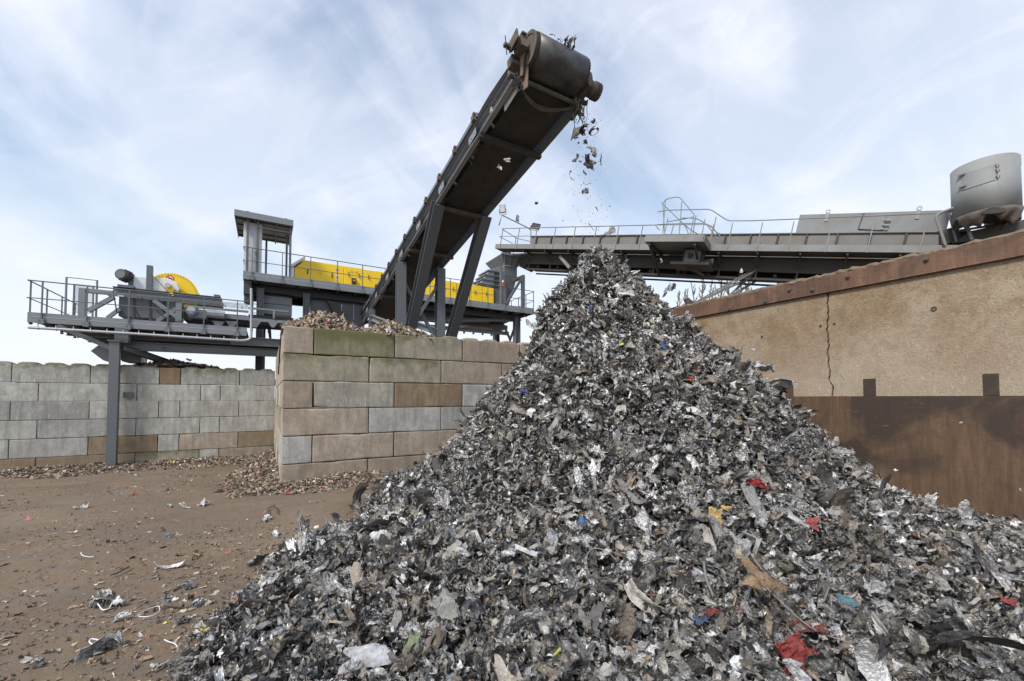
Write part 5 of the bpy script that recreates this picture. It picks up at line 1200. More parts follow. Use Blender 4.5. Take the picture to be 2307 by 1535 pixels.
def pile_h(x, y):
    dx, dy = x-PX_, y-PY_; r_ = np.hypot(dx, dy); th = np.arctan2(dy, dx); w = (1+np.cos(th))/2; w = w*w*(3-2*w)
    s = 1+.035*np.sin(3*th+1)+.02*np.sin(5*th)+.05*np.clip(-np.sin(th), 0, 1)*sstep((r_-3.5)/3); q = r_/s
    h = np.interp(q, PLF[:, 0], PLF[:, 1])*(1-w)+np.interp(q, PRT[:, 0], PRT[:, 1])*w
    h = h+sstep(r_/2)*(.07*wav(x, y, 1.6, 21)+.035*wav(x, y, 4.5, 22))*sstep((7.6-r_)/3)
    # shelf of scrap along the foot of the right wall
    h = np.maximum(h, (.12+.05*wav(x, y, 2, 23))*sstep((x-2.0)/2.2)*sstep((9.5-r_)/3)-.2*sstep((y-7)/3))
    # bulge on the left shoulder
    h = h+.30*np.exp(-((x-.66)**2+(y-7.3)**2)/.10)+.10*np.exp(-((x-1.52)**2+(y-7.4)**2)/.03)-.0*x
    cut = -2.55+.28*wav(y, y*0, 1.7, 24, 6)+.16*(y-4.5)*(y > 5)-.0*y+.75*sstep((3.5-y)/1.6)
    h = h-1.2*sstep((cut+.55-x)/1.2)*.32
    return h
def inside(x, y):
    u, v = uvB(x, y); wr = (x-6.75)*DU.x+(y-5.5)*DU.y
    return (v < .02) & (wr < .0)
r = np.random.default_rng(42)
def normal_of(f, x, y):
    e = .05; gx_ = (f(x+e, y)-f(x-e, y))/(2*e); gy_ = (f(x, y+e)-f(x, y-e))/(2*e); n_ = np.stack([-gx_, -gy_, np.ones_like(x)], -1); return n_/np.linalg.norm(n_, axis=1, keepdims=True)
# sample proportionally to how large each spot shows
def sample(n, f, x0, x1, y0, y1, r, wfn, ok):
    out = []
    while sum(len(o) for o in out) < n:
        x = r.uniform(x0, x1, n*3); y = r.uniform(y0, y1, n*3); w = wfn(x, y); keep = (r.random(n*3) < w) & ok(x, y)
        out.append(np.stack([x[keep], y[keep]], -1))
    return np.concatenate(out)[:n]
def slope_w(x, y):
    e = .05; gx_ = (pile_h(x+e, y)-pile_h(x-e, y))/(2*e); gy_ = (pile_h(x, y+e)-pile_h(x, y-e))/(2*e); return np.sqrt(1+gx_**2+gy_**2)
def vis_w(x, y):
    d = np.hypot(x, y); back = (y > PY_+.8+.3*np.abs(x-PX_)); w = slope_w(x, y)/2.2*np.clip(2.6/np.maximum(d, 1.2), .30, 1)*np.where(back, .15, 1)
    return w
def ok_pile(x, y):
    h = pile_h(x, y); gz = ground_z(x, y); return inside(x, y) & (h > gz-.02) & (y > .6) & (np.abs(x) < 1.35*y+1.0)
def orient(nrm, r, tilt):
    n = len(nrm); up = nrm+r.normal(size=(n, 3))*tilt[:, None]; up /= np.linalg.norm(up, axis=1, keepdims=True)
    a = r.normal(size=(n, 3)); a -= up*(a*up).sum(1, keepdims=True); a /= np.linalg.norm(a, axis=1, keepdims=True); b = np.cross(up, a); return np.stack([a, b, up], -1)
def scrap_tint(n, r):
    pal = np.array([[.55, .55, .56, .95], [.38, .38, .38, .85], [.72, .72, .73, .95], [.24, .235, .23, .5], [.38, .35, .31, .35], [.28, .235, .19, .15], [.13, .125, .12, .25],
                    [.055, .052, .05, .1], [.58, .57, .54, .1], [.42, .40, .37, .1], [.50, .50, .50, .95], [.30, .29, .275, .4]])
    pr = np.array([.15, .13, .10, .11, .12, .08, .10, .08, .04, .05, .05, .03]); t = pal[r.choice(len(pal), n, p=pr/pr.sum())]
    t = t*np.concatenate([r.uniform(.6, 1.35, (n, 1)).repeat(3, 1), np.ones((n, 1))], 1)
    ac = np.array([[.33, .045, .04, 0], [.06, .10, .22, 0], [.42, .15, .06, 0], [.42, .33, .10, 0], [.10, .25, .24, 0], [.40, .27, .14, 0], [.20, .10, .06, 0], [.13, .25, .12, 0]])
    k = r.random(n) < .010; t[k] = ac[r.choice(8, k.sum(), p=[.2, .2, .1, .08, .12, .12, .13, .05])]*np.array([1, 1, 1, 1])
    t[:, :3] = np.clip(t[:, :3]*np.array([.91, .90, .88]), .02, .85); return t
# body under the pieces, near-black: shade of the gaps put into its colour
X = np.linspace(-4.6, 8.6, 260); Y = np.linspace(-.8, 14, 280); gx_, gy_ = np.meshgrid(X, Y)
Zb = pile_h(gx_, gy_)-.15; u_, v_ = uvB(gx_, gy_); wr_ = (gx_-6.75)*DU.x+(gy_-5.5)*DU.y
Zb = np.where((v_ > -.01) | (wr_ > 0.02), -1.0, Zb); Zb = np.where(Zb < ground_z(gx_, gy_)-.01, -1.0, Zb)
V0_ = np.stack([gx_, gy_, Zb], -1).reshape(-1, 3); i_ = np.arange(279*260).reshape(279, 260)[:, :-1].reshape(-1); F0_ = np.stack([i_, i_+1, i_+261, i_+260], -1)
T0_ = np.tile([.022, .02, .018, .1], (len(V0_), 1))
T_A = templates(1, [('sheet', 30), ('strip', 48), ('wire', 24), ('lump', 2)])
NP = 84000
xy = sample(NP, pile_h, -4.5, 8, .6, 10.5, r, vis_w, ok_pile); x, y = xy.T; nrm = normal_of(pile_h, x, y)
d_ = np.hypot(x, y); size = np.exp(r.normal(size=NP)*.52)*.069*np.clip(.80+d_*.055, .8, 1.3); size = np.clip(size, .02, .21+.05*(r.random(NP) < .1))
off = r.uniform(-.13, .12, NP); pos = np.stack([x, y, pile_h(x, y)], -1)+nrm*off[:, None]+r.normal(size=(NP, 3))*.015
Rm = orient(nrm, r, np.where(r.random(NP) < .5, .5, 1.6))
rb = np.random.default_rng(77)
T_BIG = [sheet_t(rb, 18, 15, rb.uniform(.28, .7), rb.uniform(.3, .65), rb.choice([0, 1.0, 2.0, 3.0]), .16, 14) for _ in range(22)]+[sheet_t(rb, 26, 5, rb.uniform(.12, .25), rb.uniform(.15, .3), rb.choice([1.0, 2.5, 4.5]), .1, 8) for _ in range(10)]
size = np.where(d_ < 3.6, np.minimum(size, .17), size)
bigm = (size > .125) & (rb.random(NP) < .9); ti = np.where(bigm, len(T_A)+rb.integers(0, len(T_BIG), NP), rb.integers(0, len(T_A), NP)); print('big', bigm.sum())
tnt = scrap_tint(NP, r); sat_ = (tnt[:, :3].max(1)-tnt[:, :3].min(1) > .13) & (size > .09); tnt[sat_, :3] = tnt[sat_, :3].mean(1, keepdims=True)*np.array([1.05, 1, .93])+.06
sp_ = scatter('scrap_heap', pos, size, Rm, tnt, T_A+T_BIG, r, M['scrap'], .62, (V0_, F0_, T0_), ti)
tag(sp_, 'huge cone shaped heap of crumpled shredded grey metal scrap filling the foreground', 'scrap heap', kind='stuff')
# ragged pieces around the summit, strung out so the outline is uneven
n = 1500; a = r.random(n)*6.283; rr_ = r.random(n)**.6*1.15; x = PX_+np.cos(a)*rr_; y = PY_+np.sin(a)*rr_; nrm = normal_of(pile_h, x, y)
pos = np.stack([x, y, pile_h(x, y)], -1)+nrm*r.uniform(-.05, .16, n)[:, None]; 
o = scatter('loose_scrap', pos, np.clip(np.exp(r.normal(size=n)*.4)*.10, .04, .24), orient(nrm, r, np.full(n, 1.4)), scrap_tint(n, r), templates(2, [('sheet', 14), ('strip', 14), ('wire', 5)]), r, M['scrap'], .5)
tag(o, 'tangled strips and foil sticking out around the summit of the heap', 'scrap', kind='stuff')
# ------------------------------------------------------------------ scattered bits on the dirt
n = 900; pts = []
while len(pts) < n:
    q = r.uniform([-4.6, 2.0], [-1.2, 9.5]); c = -2.55+.16*(q[1]-4.5)*(q[1] > 5)+.75*sstep((3.5-q[1])/1.6)
    if r.random() < math.exp(-max(0, c+.1-q[0])/.42)*.8 and q[0] < c+.9: pts.append(q)
pts = np.array(pts); x, y = pts.T; z = np.maximum(ground_z(x, y), pile_h(x, y))
o = scatter('loose_scrap', np.stack([x, y, z+.012], -1), np.clip(np.exp(r.normal(size=n)*.5)*.05, .02, .13), orient(np.tile([0, 0, 1.], (n, 1)), r, np.full(n, .22)), scrap_tint(n, r), T_A, r, M['scrap'], .5)
tag(o, 'thin scatter of metal flakes on the brown dirt along the left foot of the heap', 'scrap', kind='stuff')
def chip_tint(n, r, pale=.2):
    pal = np.array([[.20, .14, .095, 0], [.26, .195, .135, 0], [.13, .09, .06, 0], [.33, .27, .20, 0], [.40, .36, .31, 0], [.17, .15, .13, .1], [.075, .06, .05, 0], [.5, .49, .47, .1]])
    t = pal[r.choice(8, n, p=[.23, .22, .18, .12, .07, .08, .06, .04])]*np.append(np.ones(3), 1)
    k = r.random(n) < .015; ac = np.array([[.4, .05, .04, 0], [.1, .25, .4, 0], [.5, .36, .08, 0], [.55, .12, .2, 0]]); t[k] = ac[r.integers(0, 4, k.sum())]
    t[:, :3] *= r.uniform(.95, 1.5, (n, 1)); return t
# litter over the whole yard
T_L = templates(3, [('flake', 10), ('strip', 5), ('sheet', 6), ('wire', 3)])
n = 17000; pts = r.uniform([-13, 1.6], [2.5, 16], (n*6, 2)); d = np.hypot(pts[:, 0], pts[:, 1]); cl_ = wav(pts[:, 0], pts[:, 1], 1.4, 31); keep = (r.random(len(pts)) < np.clip(.35+.3*cl_, .05, 1)*np.clip(5/d, .3, 1)) & ~((uvB(*pts.T)[1] > -.05) & (uvB(*pts.T)[0] > -.05)) & (uvB(*pts.T)[1] < 9)
pts = pts[keep][:n]; n = len(pts); x, y = pts.T
tt = chip_tint(n, r); 
o = scatter('yard_litter', np.stack([x, y, ground_z(x, y)+.006], -1), np.clip(np.exp(r.normal(size=n)*.6)*.022, .007, .08), orient(np.tile([0, 0, 1.], (n, 1)), r, np.full(n, .12)), tt, T_L, r, M['chips'], .4)
tag(o, 'small flakes and crumbs trodden into the brown dirt of the yard', 'litter', kind='stuff')
# chips banked against the walls
T_C = templates(4, [('flake', 14), ('sheet', 8), ('lump', 4)])
def bank(name, lab, cat, n, fn, hfn, size, seed, tilt=.5, strew=.01):
    r = np.random.default_rng(seed); x, y = fn(n, r); z = hfn(x, y); nr = normal_of(hfn, x, y)
    o = scatter(name, np.stack([x, y, z], -1)+nr*r.uniform(-.03, .035, n)[:, None], np.clip(np.exp(r.normal(size=n)*.4)*size, .02, .2), orient(nr, r, np.full(n, tilt)), chip_tint(n, r), T_C, r, M['chips'], .4)
    tag(o, lab, cat, kind='stuff'); return o
FAo = FA.O
def uvA(x, y): return (x-FAo.x)*du[0]+(y-FAo.y)*du[1], (x-FAo.x)*dv[0]+(y-FAo.y)*dv[1]
def bankA_h(x, y): u, v = uvA(x, y); k = np.clip(-v, 0, None); return ground_z(x, y)+np.clip(.15-.2*k+.05*wav(x, y, 1.5, 33), 0, 1)*sstep((1.5+.4*wav(x, y*0, .9, 35)-k)/.6)*(.8+.35*sstep((u+3)/3))
def fA(n, r): u = -r.random(n)*8.8; v = -(r.random(n)**1.5)*1.7*(1+.25*np.sin(u*2))-.02; return FAo.x+u*du[0]+v*dv[0], FAo.y+u*du[1]+v*dv[1]
bank('chip_bank', 'low bank of brown shredded chips lying along the foot of the grey back wall', 'chips', 9500, fA, bankA_h, .056, 51)
def bankC_h(x, y): u, v = uvB(x, y); k = np.clip(-u, 0, None); return ground_z(x, y)+np.clip(.27-.34*k+.05*wav(x, y, 2, 34), 0, 1)*sstep((v-.6)/3+.2)
def fC(n, r): v = r.random(n)*9; u = -(r.random(n)**1.4)*1.15-.02; return BC[0]+u*du[0]+v*dv[0], BC[1]+u*du[1]+v*dv[1]
bank('chip_bank', 'bank of brown shredded chips against the short side of the mossy block wall', 'chips', 3800, fC, bankC_h, .05, 52)
def bankB_h(x, y): u, v = uvB(x, y); k = np.clip(-v, 0, None); return ground_z(x, y)+np.clip(.14-.22*k+.04*wav(x, y, 2, 36), 0, 1)
def fB_(n, r): u = r.random(n)*5.2-.9; v = -(r.random(n)**1.3)*.95*(1+.2*np.sin(u*3))-.02; return BC[0]+u*du[0]+v*dv[0], BC[1]+u*du[1]+v*dv[1]
bank('chip_bank', 'strip of brown and pale chips along the foot of the tall mossy wall in front', 'chips', 3600, fB_, bankB_h, .045, 53)
# heap of chips behind and on top of the mossy wall
def heap_h(x, y):
    u, v = uvB(x, y); h1 = 4.02-.58*np.hypot((u-.95)*.95, (v-1.3)*1.0); h2_ = 3.92-.40*np.hypot((u-2.6)*1.1, v-1.3); h = np.maximum(h1, h2_)+.035*wav(x, y, 3, 41)
    return np.where(v < .62, np.minimum(h, TB+.02+.5*np.clip(v-.1, 0, 1)+.02*wav(x, y, 4, 42)), h)
gu, gv = np.meshgrid(np.linspace(-.02, 5.4, 70), np.linspace(.08, 3.6, 50)); xx = BC[0]+gu*du[0]+gv*dv[0]; yy = BC[1]+gu*du[1]+gv*dv[1]; hh = heap_h(xx, yy)-.05
hh = np.where(gv < .65, np.maximum(hh, TB-.06), hh)
Vh = np.stack([xx, yy, hh], -1).reshape(-1, 3); i_ = np.arange(49*70).reshape(49, 70)[:, :-1].reshape(-1); Fh = np.stack([i_, i_+1, i_+71, i_+70], -1)
n = 5200; rh_ = np.random.default_rng(61); uu = rh_.uniform(-.08, 4.1, n); vv = rh_.uniform(.04, 2.6, n); uu = np.where((vv > .5) & (uu < .04), .1, uu); x = BC[0]+uu*du[0]+vv*dv[0]; y = BC[1]+uu*du[1]+vv*dv[1]; z = heap_h(x, y); k = (z > TB-.1) | (vv > .62); x, y, z = x[k], y[k], z[k]; n = len(x); nr = normal_of(heap_h, x, y); nr[~np.isfinite(nr).all(1)] = (0, 0, 1)
o = scatter('chip_heap', np.stack([x, y, z], -1)+nr*rh_.uniform(-.02, .05, n)[:, None], np.clip(np.exp(rh_.normal(size=n)*.35)*.10, .03, .22), orient(nr, rh_, np.full(n, .7)), chip_tint(n, rh_), T_C, rh_, M['chips'], .4, (Vh, Fh, np.tile([.10, .075, .05, 0], (len(Vh), 1))))
tag(o, 'heap of brown shredded chips spilling over the top corner of the mossy block wall', 'chips', kind='stuff')
# dark soil heap behind the back wall under the chute
hx, hy = tuple(FA.p(FA.hit(390, 830, .7)[0], .9, 0))[:2]
def soil_h(x, y): rr = np.hypot((x-hx)*.62, (y-hy)); return TA+.34-.30*rr+.02*wav(x, y, 5, 43)
gxx, gyy = np.meshgrid(np.linspace(hx-3.2, hx+3.2, 80), np.linspace(hy-2.6, hy+2.6, 60)); u_, v_ = uvA(gxx, gyy); zz = soil_h(gxx, gyy); zz = np.where(v_ < .05, TA-.6, zz)
Vh = np.stack([gxx, gyy, zz], -1).reshape(-1, 3); i_ = np.arange(59*80).reshape(59, 80)[:, :-1].reshape(-1); Fh = np.stack([i_, i_+1, i_+81, i_+80], -1); Fh = Fh[(v_.reshape(-1)[Fh] > .05).all(1)]
n = 1800; x = hx+rh_.normal(size=n)*1.2; y = hy+rh_.normal(size=n)*.7; u_, v_ = uvA(x, y); k = v_ > .06; x, y = x[k], y[k]; n = len(x); tt = chip_tint(n, rh_); tt[:, :3] *= .55
o = scatter('soil_heap', np.stack([x, y, soil_h(x, y)+.01], -1), np.clip(np.exp(rh_.normal(size=n)*.5)*.05, .02, .2), orient(np.tile([0, 0, 1.], (n, 1)), rh_, np.full(n, .6)), tt, T_C, rh_, M['chips'], .4, (Vh, Fh, np.tile([.075, .055, .042, 0], (len(Vh), 1))))
tag(o, 'dark soil and fines heaped behind the grey back wall beneath the chute', 'soil', kind='stuff')
# earth on the right end of the upper platform and left platform
# ------------------------------------------------------------------ single pieces
def solo(name, lab, cat, c, size, kind, col, seed, group=None, up=(0, 0, 1), tilt=.3, asp=.6, crump=.4, curl=0, metal=.6, n=12, thick=.004, yaw=None):
    r = np.random.default_rng(seed)
    if kind == 'sheet': V, F = sheet_t(r, n, n, asp, crump, curl)
    elif kind == 'strip': V, F = sheet_t(r, 16, 3, asp, crump, curl, .1)
    elif kind == 'wire': V, F = wire_t(r, 16, asp, crump, 6)
    elif kind == 'lump': V, F = lump_t(r, 10, crump)
    elif kind == 'tangle':
        parts = [sheet_t(r, 7, 7, .7, .8, 2.5) for _ in range(3)]+[sheet_t(r, 10, 3, .2, .3, 5.) for _ in range(3)]+[wire_t(r, 12, .012, .6, 4) for _ in range(2)]
        Vs = []; Fs = []; b = 0
        for v_, f_ in parts: q = v_*r.uniform(.4, .75)@rot_mats(1, r)[0].T+r.normal(size=3)*.12; Vs.append(q); Fs.append(f_+b); b += len(v_)
        V, F = np.concatenate(Vs), np.concatenate(Fs)
    nr = np.array([up], float); nr /= np.linalg.norm(nr); Rm = orient(nr, r, np.full(1, tilt))[0]
    if yaw is not None: Rm = euler_mats(np.array([yaw]), np.array([tilt]), np.array([0.]))[0]
    V = (V*size)@Rm.T; me = bpy.data.meshes.new(name); np_mesh(me, V, F, bool(r.random() < .5), np.tile([*col, metal], (len(V), 1))); me.materials.append(M['scrap'])
    o = bpy.data.objects.new(name, me); COL.objects.link(o); o.location = c
    if kind != 'wire' and kind != 'lump': s_ = o.modifiers.new('thickness', 'SOLIDIFY'); s_.thickness = thick/1.0
    return tag(o, lab, cat, group)
DK = (.10, .095, .09); GY = (.34, .34, .34); LT = (.6, .6, .6)
fall = [ # px, py, depth, size px, kind, colour, label
 (1335, 275, 36, 'strip', DK, 'dark curled strip, highest of the falling scrap beneath the motor', dict(curl=4, asp=.16)),
 (1312, 298, 38, 'tangle', DK, 'dark tangled loop of strip falling just below the conveyor head', {}),
 (1339, 297, 26, 'strip', DK, 'ring shaped dark strip falling right of the tangled loop', dict(curl=6, asp=.2)),
 (1297, 310, 18, 'sheet', DK, 'small dark folded piece falling nearest the conveyor edge', {}),
 (1319, 320, 14, 'lump', DK, 'small dark ring-like nugget falling under the tangled loop', {}),
 (1333, 336, 30, 'sheet', GY, 'grey crumpled leaf shaped piece at the middle of the fall', dict(asp=.5)),
 (1338, 346, 18, 'lump', GY, 'rounded grey lump falling beside the leaf shaped piece', {}),
 (1323, 358, 22, 'sheet', DK, 'dark crumpled piece falling just above the torn triangular sheet', {}),
 (1328, 370, 30, 'sheet', GY, 'largest torn triangular grey sheet in the middle of the fall', dict(asp=.7)),
 (1354, 360, 32, 'strip', DK, 'upright narrow dark strip, rightmost of the falling pieces', dict(asp=.08)),
 (1298, 357, 22, 'sheet', DK, 'small dark jagged piece falling left of the torn sheet', dict(asp=.4)),
 (1288, 400, 42, 'strip', GY, 'long bent grey strip with a flag end, leftmost of the fall', dict(asp=.12, curl=1.6)),
 (1318, 390, 22, 'strip', DK, 'short dark twisted scrap falling under the torn sheet', dict(asp=.3)),
 (1306, 395, 12, 'wire', DK, 'thin slanted wire falling beside the bent strip', dict(asp=.03, crump=.1)),
 (1321, 432, 24, 'tangle', GY, 'grey knotted clump with a wire tail falling low in the stream', {}),
 (1325, 415, 20, 'wire', DK, 'curved wire trailing above the grey knotted clump', dict(asp=.03, crump=.15)),
 (1209, 458, 11, 'lump', DK, 'lone small dark bit in the sky left of the falling stream', {}),
 (1345, 471, 13, 'strip', DK, 'short dark curved chip falling above the railing', dict(asp=.3)),
 (1332, 511, 24, 'strip', DK, 'slim dark stick falling across the railing', dict(asp=.09, crump=.05)),
 (1370, 524, 36, 'sheet', (.30, .30, .30), 'big crumpled grey sheet falling in front of the railing above the summit', dict(asp=.8, crump=.6)),
 (1510, 651, 34, 'tangle', (.4, .4, .42), 'shiny twisted scrap tumbling right of the summit before the trees', {}),
 (1203, 769, 20, 'strip', (.16, .10, .06), 'brown curled shred falling left of the heap above the block wall', dict(asp=.3, curl=3)),
 (1490, 588, 12, 'sheet', LT, 'tiny pale flake in front of the dark conveyor girder', {}),
 (1671, 610, 16, 'strip', LT, 'pale dangling flake near the strut top', dict(asp=.4)),
 (1698, 788, 16, 'strip', (.5, .5, .5), 'light curl falling before the tan concrete near the heap edge', dict(asp=.3, curl=4)),
 (1718, 828, 50, 'tangle', (.5, .5, .5), 'pale lacy strip falling before the tan concrete wall', {}),
 (1683, 838, 30, 'strip', (.4, .4, .4), 'narrow grey strip falling just off the right slope of the heap', dict(asp=.15)),
 (2018, 1059, 27, 'strip', (.75, .75, .72), 'white sliver flying in front of the rusty plate', dict(asp=.2)),
 (2165, 953, 7, 'lump', (.5, .5, .6), 'tiny pale bit in front of the upper rusty plate', {}),
 (2300, 1105, 8, 'sheet', (.5, .5, .5), 'tiny grey flake at the right edge before the rusty plate', {}),
 (1143, 361, 16, 'sheet', (.75, .75, .72), 'larger white scrap fleck passing beneath the conveyor belt', {}),
 (1126, 378, 12, 'sheet', (.75, .75, .72), 'smaller white scrap fleck passing beneath the conveyor belt', {}),
 (1106, 248, 16, 'sheet', (.6, .55, .5), 'pale torn scrap caught at the left conveyor frame', {}),
 (427, 811, 13, 'strip', DK, 'dark fluttering scrap above the soil heap', dict(asp=.4)),
 (369, 784, 6, 'lump', DK, 'small dark bit dropping from the left platform chute', {}),
]
for i, (px, py, s, kd, col, lab, kw) in enumerate(fall):
    Yd = 7.2+.3*math.sin(i*1.7)
    if px < 600: Yd = 15.0
    if px > 1600 and py > 700: Yd = 5.6 if px < 1900 else 4.6
    if px in (1143, 1126, 1106): Yd = 7.0
    solo('falling_scrap', lab, 'scrap piece', at(px, py, Yd), s*Yd/FPX*.85, kd, col, 300+i, 'scrap pieces falling through the air', up=(0.2, -1, .2), tilt=.5, metal=.4, **kw)
# fine spray of crumbs in the falling stream
n = 520; rs = np.random.default_rng(9); py = rs.uniform(250, 560, n); px = 1322+rs.normal(size=n)*(14+(py-250)*.06); P_ = np.array([at(a, b, 7.3+rs.normal()*.25) for a, b in zip(px, py)])
o = scatter('scrap_crumbs', P_, np.clip(np.exp(rs.normal(size=n)*.5)*.011, .004, .035), rot_mats(n, rs), np.tile([.09, .085, .08, .2], (n, 1)), T_L, rs, M['scrap']); tag(o, 'fine crumbs spraying down from the conveyor head', 'crumbs', kind='stuff')
# scrap riding over the drum
n = 34; uu = rs.normal(size=n)*.17+W*.50; aa = rs.uniform(-1.0, .35, n); P_ = np.array([tuple(P(u, -(RD+.03+rs.random()*.07)*math.sin(-a+.2), (RD+.03+rs.random()*.07)*math.cos(-a+.2))) for u, a in zip(uu, aa)])
o = scatter('conveyed_scrap', P_, np.clip(np.exp(rs.normal(size=n)*.4)*.11, .04, .22), rot_mats(n, rs), scrap_tint(n, rs)*np.array([.5, .5, .5, 1]), templates(8, [('strip', 8), ('wire', 6), ('sheet', 3)]), rs, M['scrap']); tag(o, 'tangle of scrap tipping over the head drum of the conveyor', 'scrap', kind='stuff')
n = 60; vv = rs.uniform(.6, 3, n); P_ = np.array([tuple(P(rs.uniform(.3, W-.3), v, RD+.06+rs.random()*.08)) for v in vv])
o = scatter('conveyed_scrap', P_, np.full(n, .12), rot_mats(n, rs), scrap_tint(n, rs), T_A, rs, M['scrap']); tag(o, 'layer of scrap riding up on the carrying belt', 'scrap', kind='stuff')
# ------------------------------------------------------------------ pieces that stand out on the heap
def on_pile(px, py, lift=.03):
    d = ray(px, py); C0 = Vector((0, 0, CAMZ)); t = 1.0
    while t < 14:
        q = C0+d*t; z = max(float(pile_h(np.array([q.x]), np.array([q.y]))[0]), float(ground_z(np.array([q.x]), np.array([q.y]))[0]))
        if q.z <= z+lift: break
        t += .02
    x, y = np.array([q.x]), np.array([q.y]); pile = pile_h(x, y)[0] > ground_z(x, y)[0]
    nn_ = normal_of(pile_h if pile else ground_z, x, y)[0]
    return Vector((q.x, q.y, z))+Vector(nn_)*(lift+.03 if pile else .015), nn_, q.y
marks = [
 (1718, 1335, 150, 'sheet', (.33, .22, .13), 0, 'torn_sheet', 'large crumpled brown cardboard-like sheet at the lower right of the heap', 'sheet', dict(asp=.55, crump=.3)),
 (1775, 1495, 105, 'sheet', (.28, .045, .04), 0, 'torn_film', 'big crumpled red film at the bottom of the heap below the brown sheet', 'film', dict(asp=.9, crump=.6)),
 (1808, 1420, 60, 'sheet', (.28, .05, .045), 0, 'torn_film', 'red film shred beside the right edge of the brown sheet', 'film', dict(asp=.5, crump=.5)),
 (1600, 1393, 36, 'sheet', (.28, .05, .045), 0, 'torn_film', 'small red film scrap just above the blue one left of the brown sheet', 'film', dict(asp=.5, crump=.5)),
 (1578, 1408, 44, 'sheet', (.08, .13, .25), 0, 'torn_film', 'blue film scrap left of the brown sheet', 'film', dict(asp=.6, crump=.5)),
 (1690, 1095, 56, 'sheet', (.40, .035, .03), 0, 'torn_film', 'bright red film shred halfway up the right slope', 'film', dict(asp=.35, crump=.5)),
 (1815, 1187, 34, 'sheet', (.40, .08, .08), 0, 'torn_film', 'dull red lump of sheet right of the silver flat bar', 'film', dict(asp=.8, crump=.4)),
 (1545, 863, 24, 'sheet', (.75, .17, .04), 0, 'torn_film', 'bright orange flake on the upper slope', 'flake', dict(asp=.5, crump=.2)),
 (1395, 786, 26, 'strip', (.75, .60, .02), 0, 'plastic_strap', 'short bright yellow strap near the upper middle of the heap', 'strap', dict(asp=.25, crump=.1)),
 (1492, 793, 30, 'strip', (.03, .10, .30), 0, 'torn_sheet', 'small blue and white sheet right of the yellow strap', 'sheet', dict(asp=.4, crump=.15)),
 (1188, 886, 26, 'strip', (.03, .05, .30), 0, 'torn_film', 'dark blue shred on the left shoulder of the heap', 'film', dict(asp=.3, crump=.2)),
 (1600, 1178, 46, 'sheet', (.60, .42, .16), 0, 'torn_sheet', 'yellowish torn sheet in the middle of the right slope', 'sheet', dict(asp=.6, crump=.4)),
 (1625, 1150, 24, 'sheet', (.60, .42, .16), 0, 'torn_sheet', 'small yellowish shred just above the larger yellowish sheet', 'sheet', dict(asp=.5, crump=.4)),
 (1785, 1182, 56, 'strip', (.62, .62, .62), .3, 'flat_bar', 'silver flat bar standing upright on the right slope', 'bar', dict(asp=.3, crump=.05)),
 (1690, 1142, 100, 'sheet', (.32, .32, .31), .3, 'torn_sheet', 'long dull grey curved sheet on the right slope below the red shred', 'sheet', dict(asp=.32, crump=.12, curl=.8)),
 (1240, 1085, 42, 'lump', (.40, .38, .36), 0, 'rubble_lump', 'rounded pale lump like a stone in the middle of the heap', 'stone', dict(crump=.1)),
 (1130, 680-0, 2, 'lump', GY, 0, None, '', '', {}),
 (1405, 672, 46, 'strip', (.72, .72, .70), .2, 'flat_bar', 'long white slat lying near the summit', 'bar', dict(asp=.15, crump=.08)),
 (1188, 1250, 62, 'strip', (.66, .66, .68), .1, 'painted_bar', 'pale bar with flaked blue paint in the lower middle of the heap', 'bar', dict(asp=.2, crump=.08)),
 (1080, 1215, 46, 'strip', (.52, .50, .46), .2, 'perforated_strip', 'perforated metal strip leaning on the heap left of the pale bar', 'strip', dict(asp=.2, crump=.05)),
 (860, 1225, 48, 'sheet', (.75, .75, .74), .1, 'crumpled_sheet', 'bright white crumpled piece on the left slope', 'sheet', dict(asp=.8, crump=.6)),
 (835, 1490, 120, 'sheet', (.55, .56, .58), .2, 'torn_sheet', 'broad white wrinkled sheet at the bottom edge left of the middle', 'sheet', dict(asp=.45, crump=.15)),
 (2265, 1485, 120, 'sheet', (.66, .63, .56), 0, 'torn_sheet', 'smooth cream coloured panel at the lower right corner', 'sheet', dict(asp=.35, crump=.06)),
 (1975, 1480, 60, 'sheet', (.03, .03, .035), 0, 'rubber_piece', 'black rubber piece at the lower right', 'rubber', dict(asp=.3, crump=.3, curl=2)),
 (1310, 1187, 34, 'sheet', (.09, .18, .36), 0, 'torn_film', 'blue crumpled piece in the middle of the lower heap', 'film', dict(asp=.7, crump=.4)),
 (1015, 1370, 90, 'sheet', (.35, .34, .31), .1, 'torn_sheet', 'large dull grey sheet in the lower middle above the brake disc', 'sheet', dict(asp=.9, crump=.25)),
 (1340, 1400, 90, 'sheet', (.16, .15, .14), .1, 'torn_sheet', 'dark grey pointed plate right of the brake disc', 'sheet', dict(asp=.4, crump=.12)),
 (935, 1465, 56, 'sheet', (.22, .27, .15), 0, 'torn_sheet', 'olive green sheet near the bottom left of the heap', 'sheet', dict(asp=.6, crump=.2)),
 (1255, 1485, 34, 'strip', (.60, .60, .08), 0, 'plastic_strap', 'yellow green strap near the bottom middle', 'strap', dict(asp=.2, crump=.1)),
 (1895, 1370, 42, 'sheet', (.10, .22, .26), .1, 'torn_sheet', 'teal sheet below the long curved wire', 'sheet', dict(asp=.8, crump=.3)),
 (1565, 1190, 2, 'lump', GY, 0, None, '', '', {}),
 (2250, 1365, 36, 'sheet', (.35, .05, .06), 0, 'torn_film', 'red patch near the right edge of the heap', 'film', dict(asp=.5, crump=.2)),
 (1200, 935, 30, 'sheet', (.78, .78, .76), 0, 'torn_sheet', 'small white notched piece on the left slope', 'sheet', dict(asp=.6, crump=.2)),
]
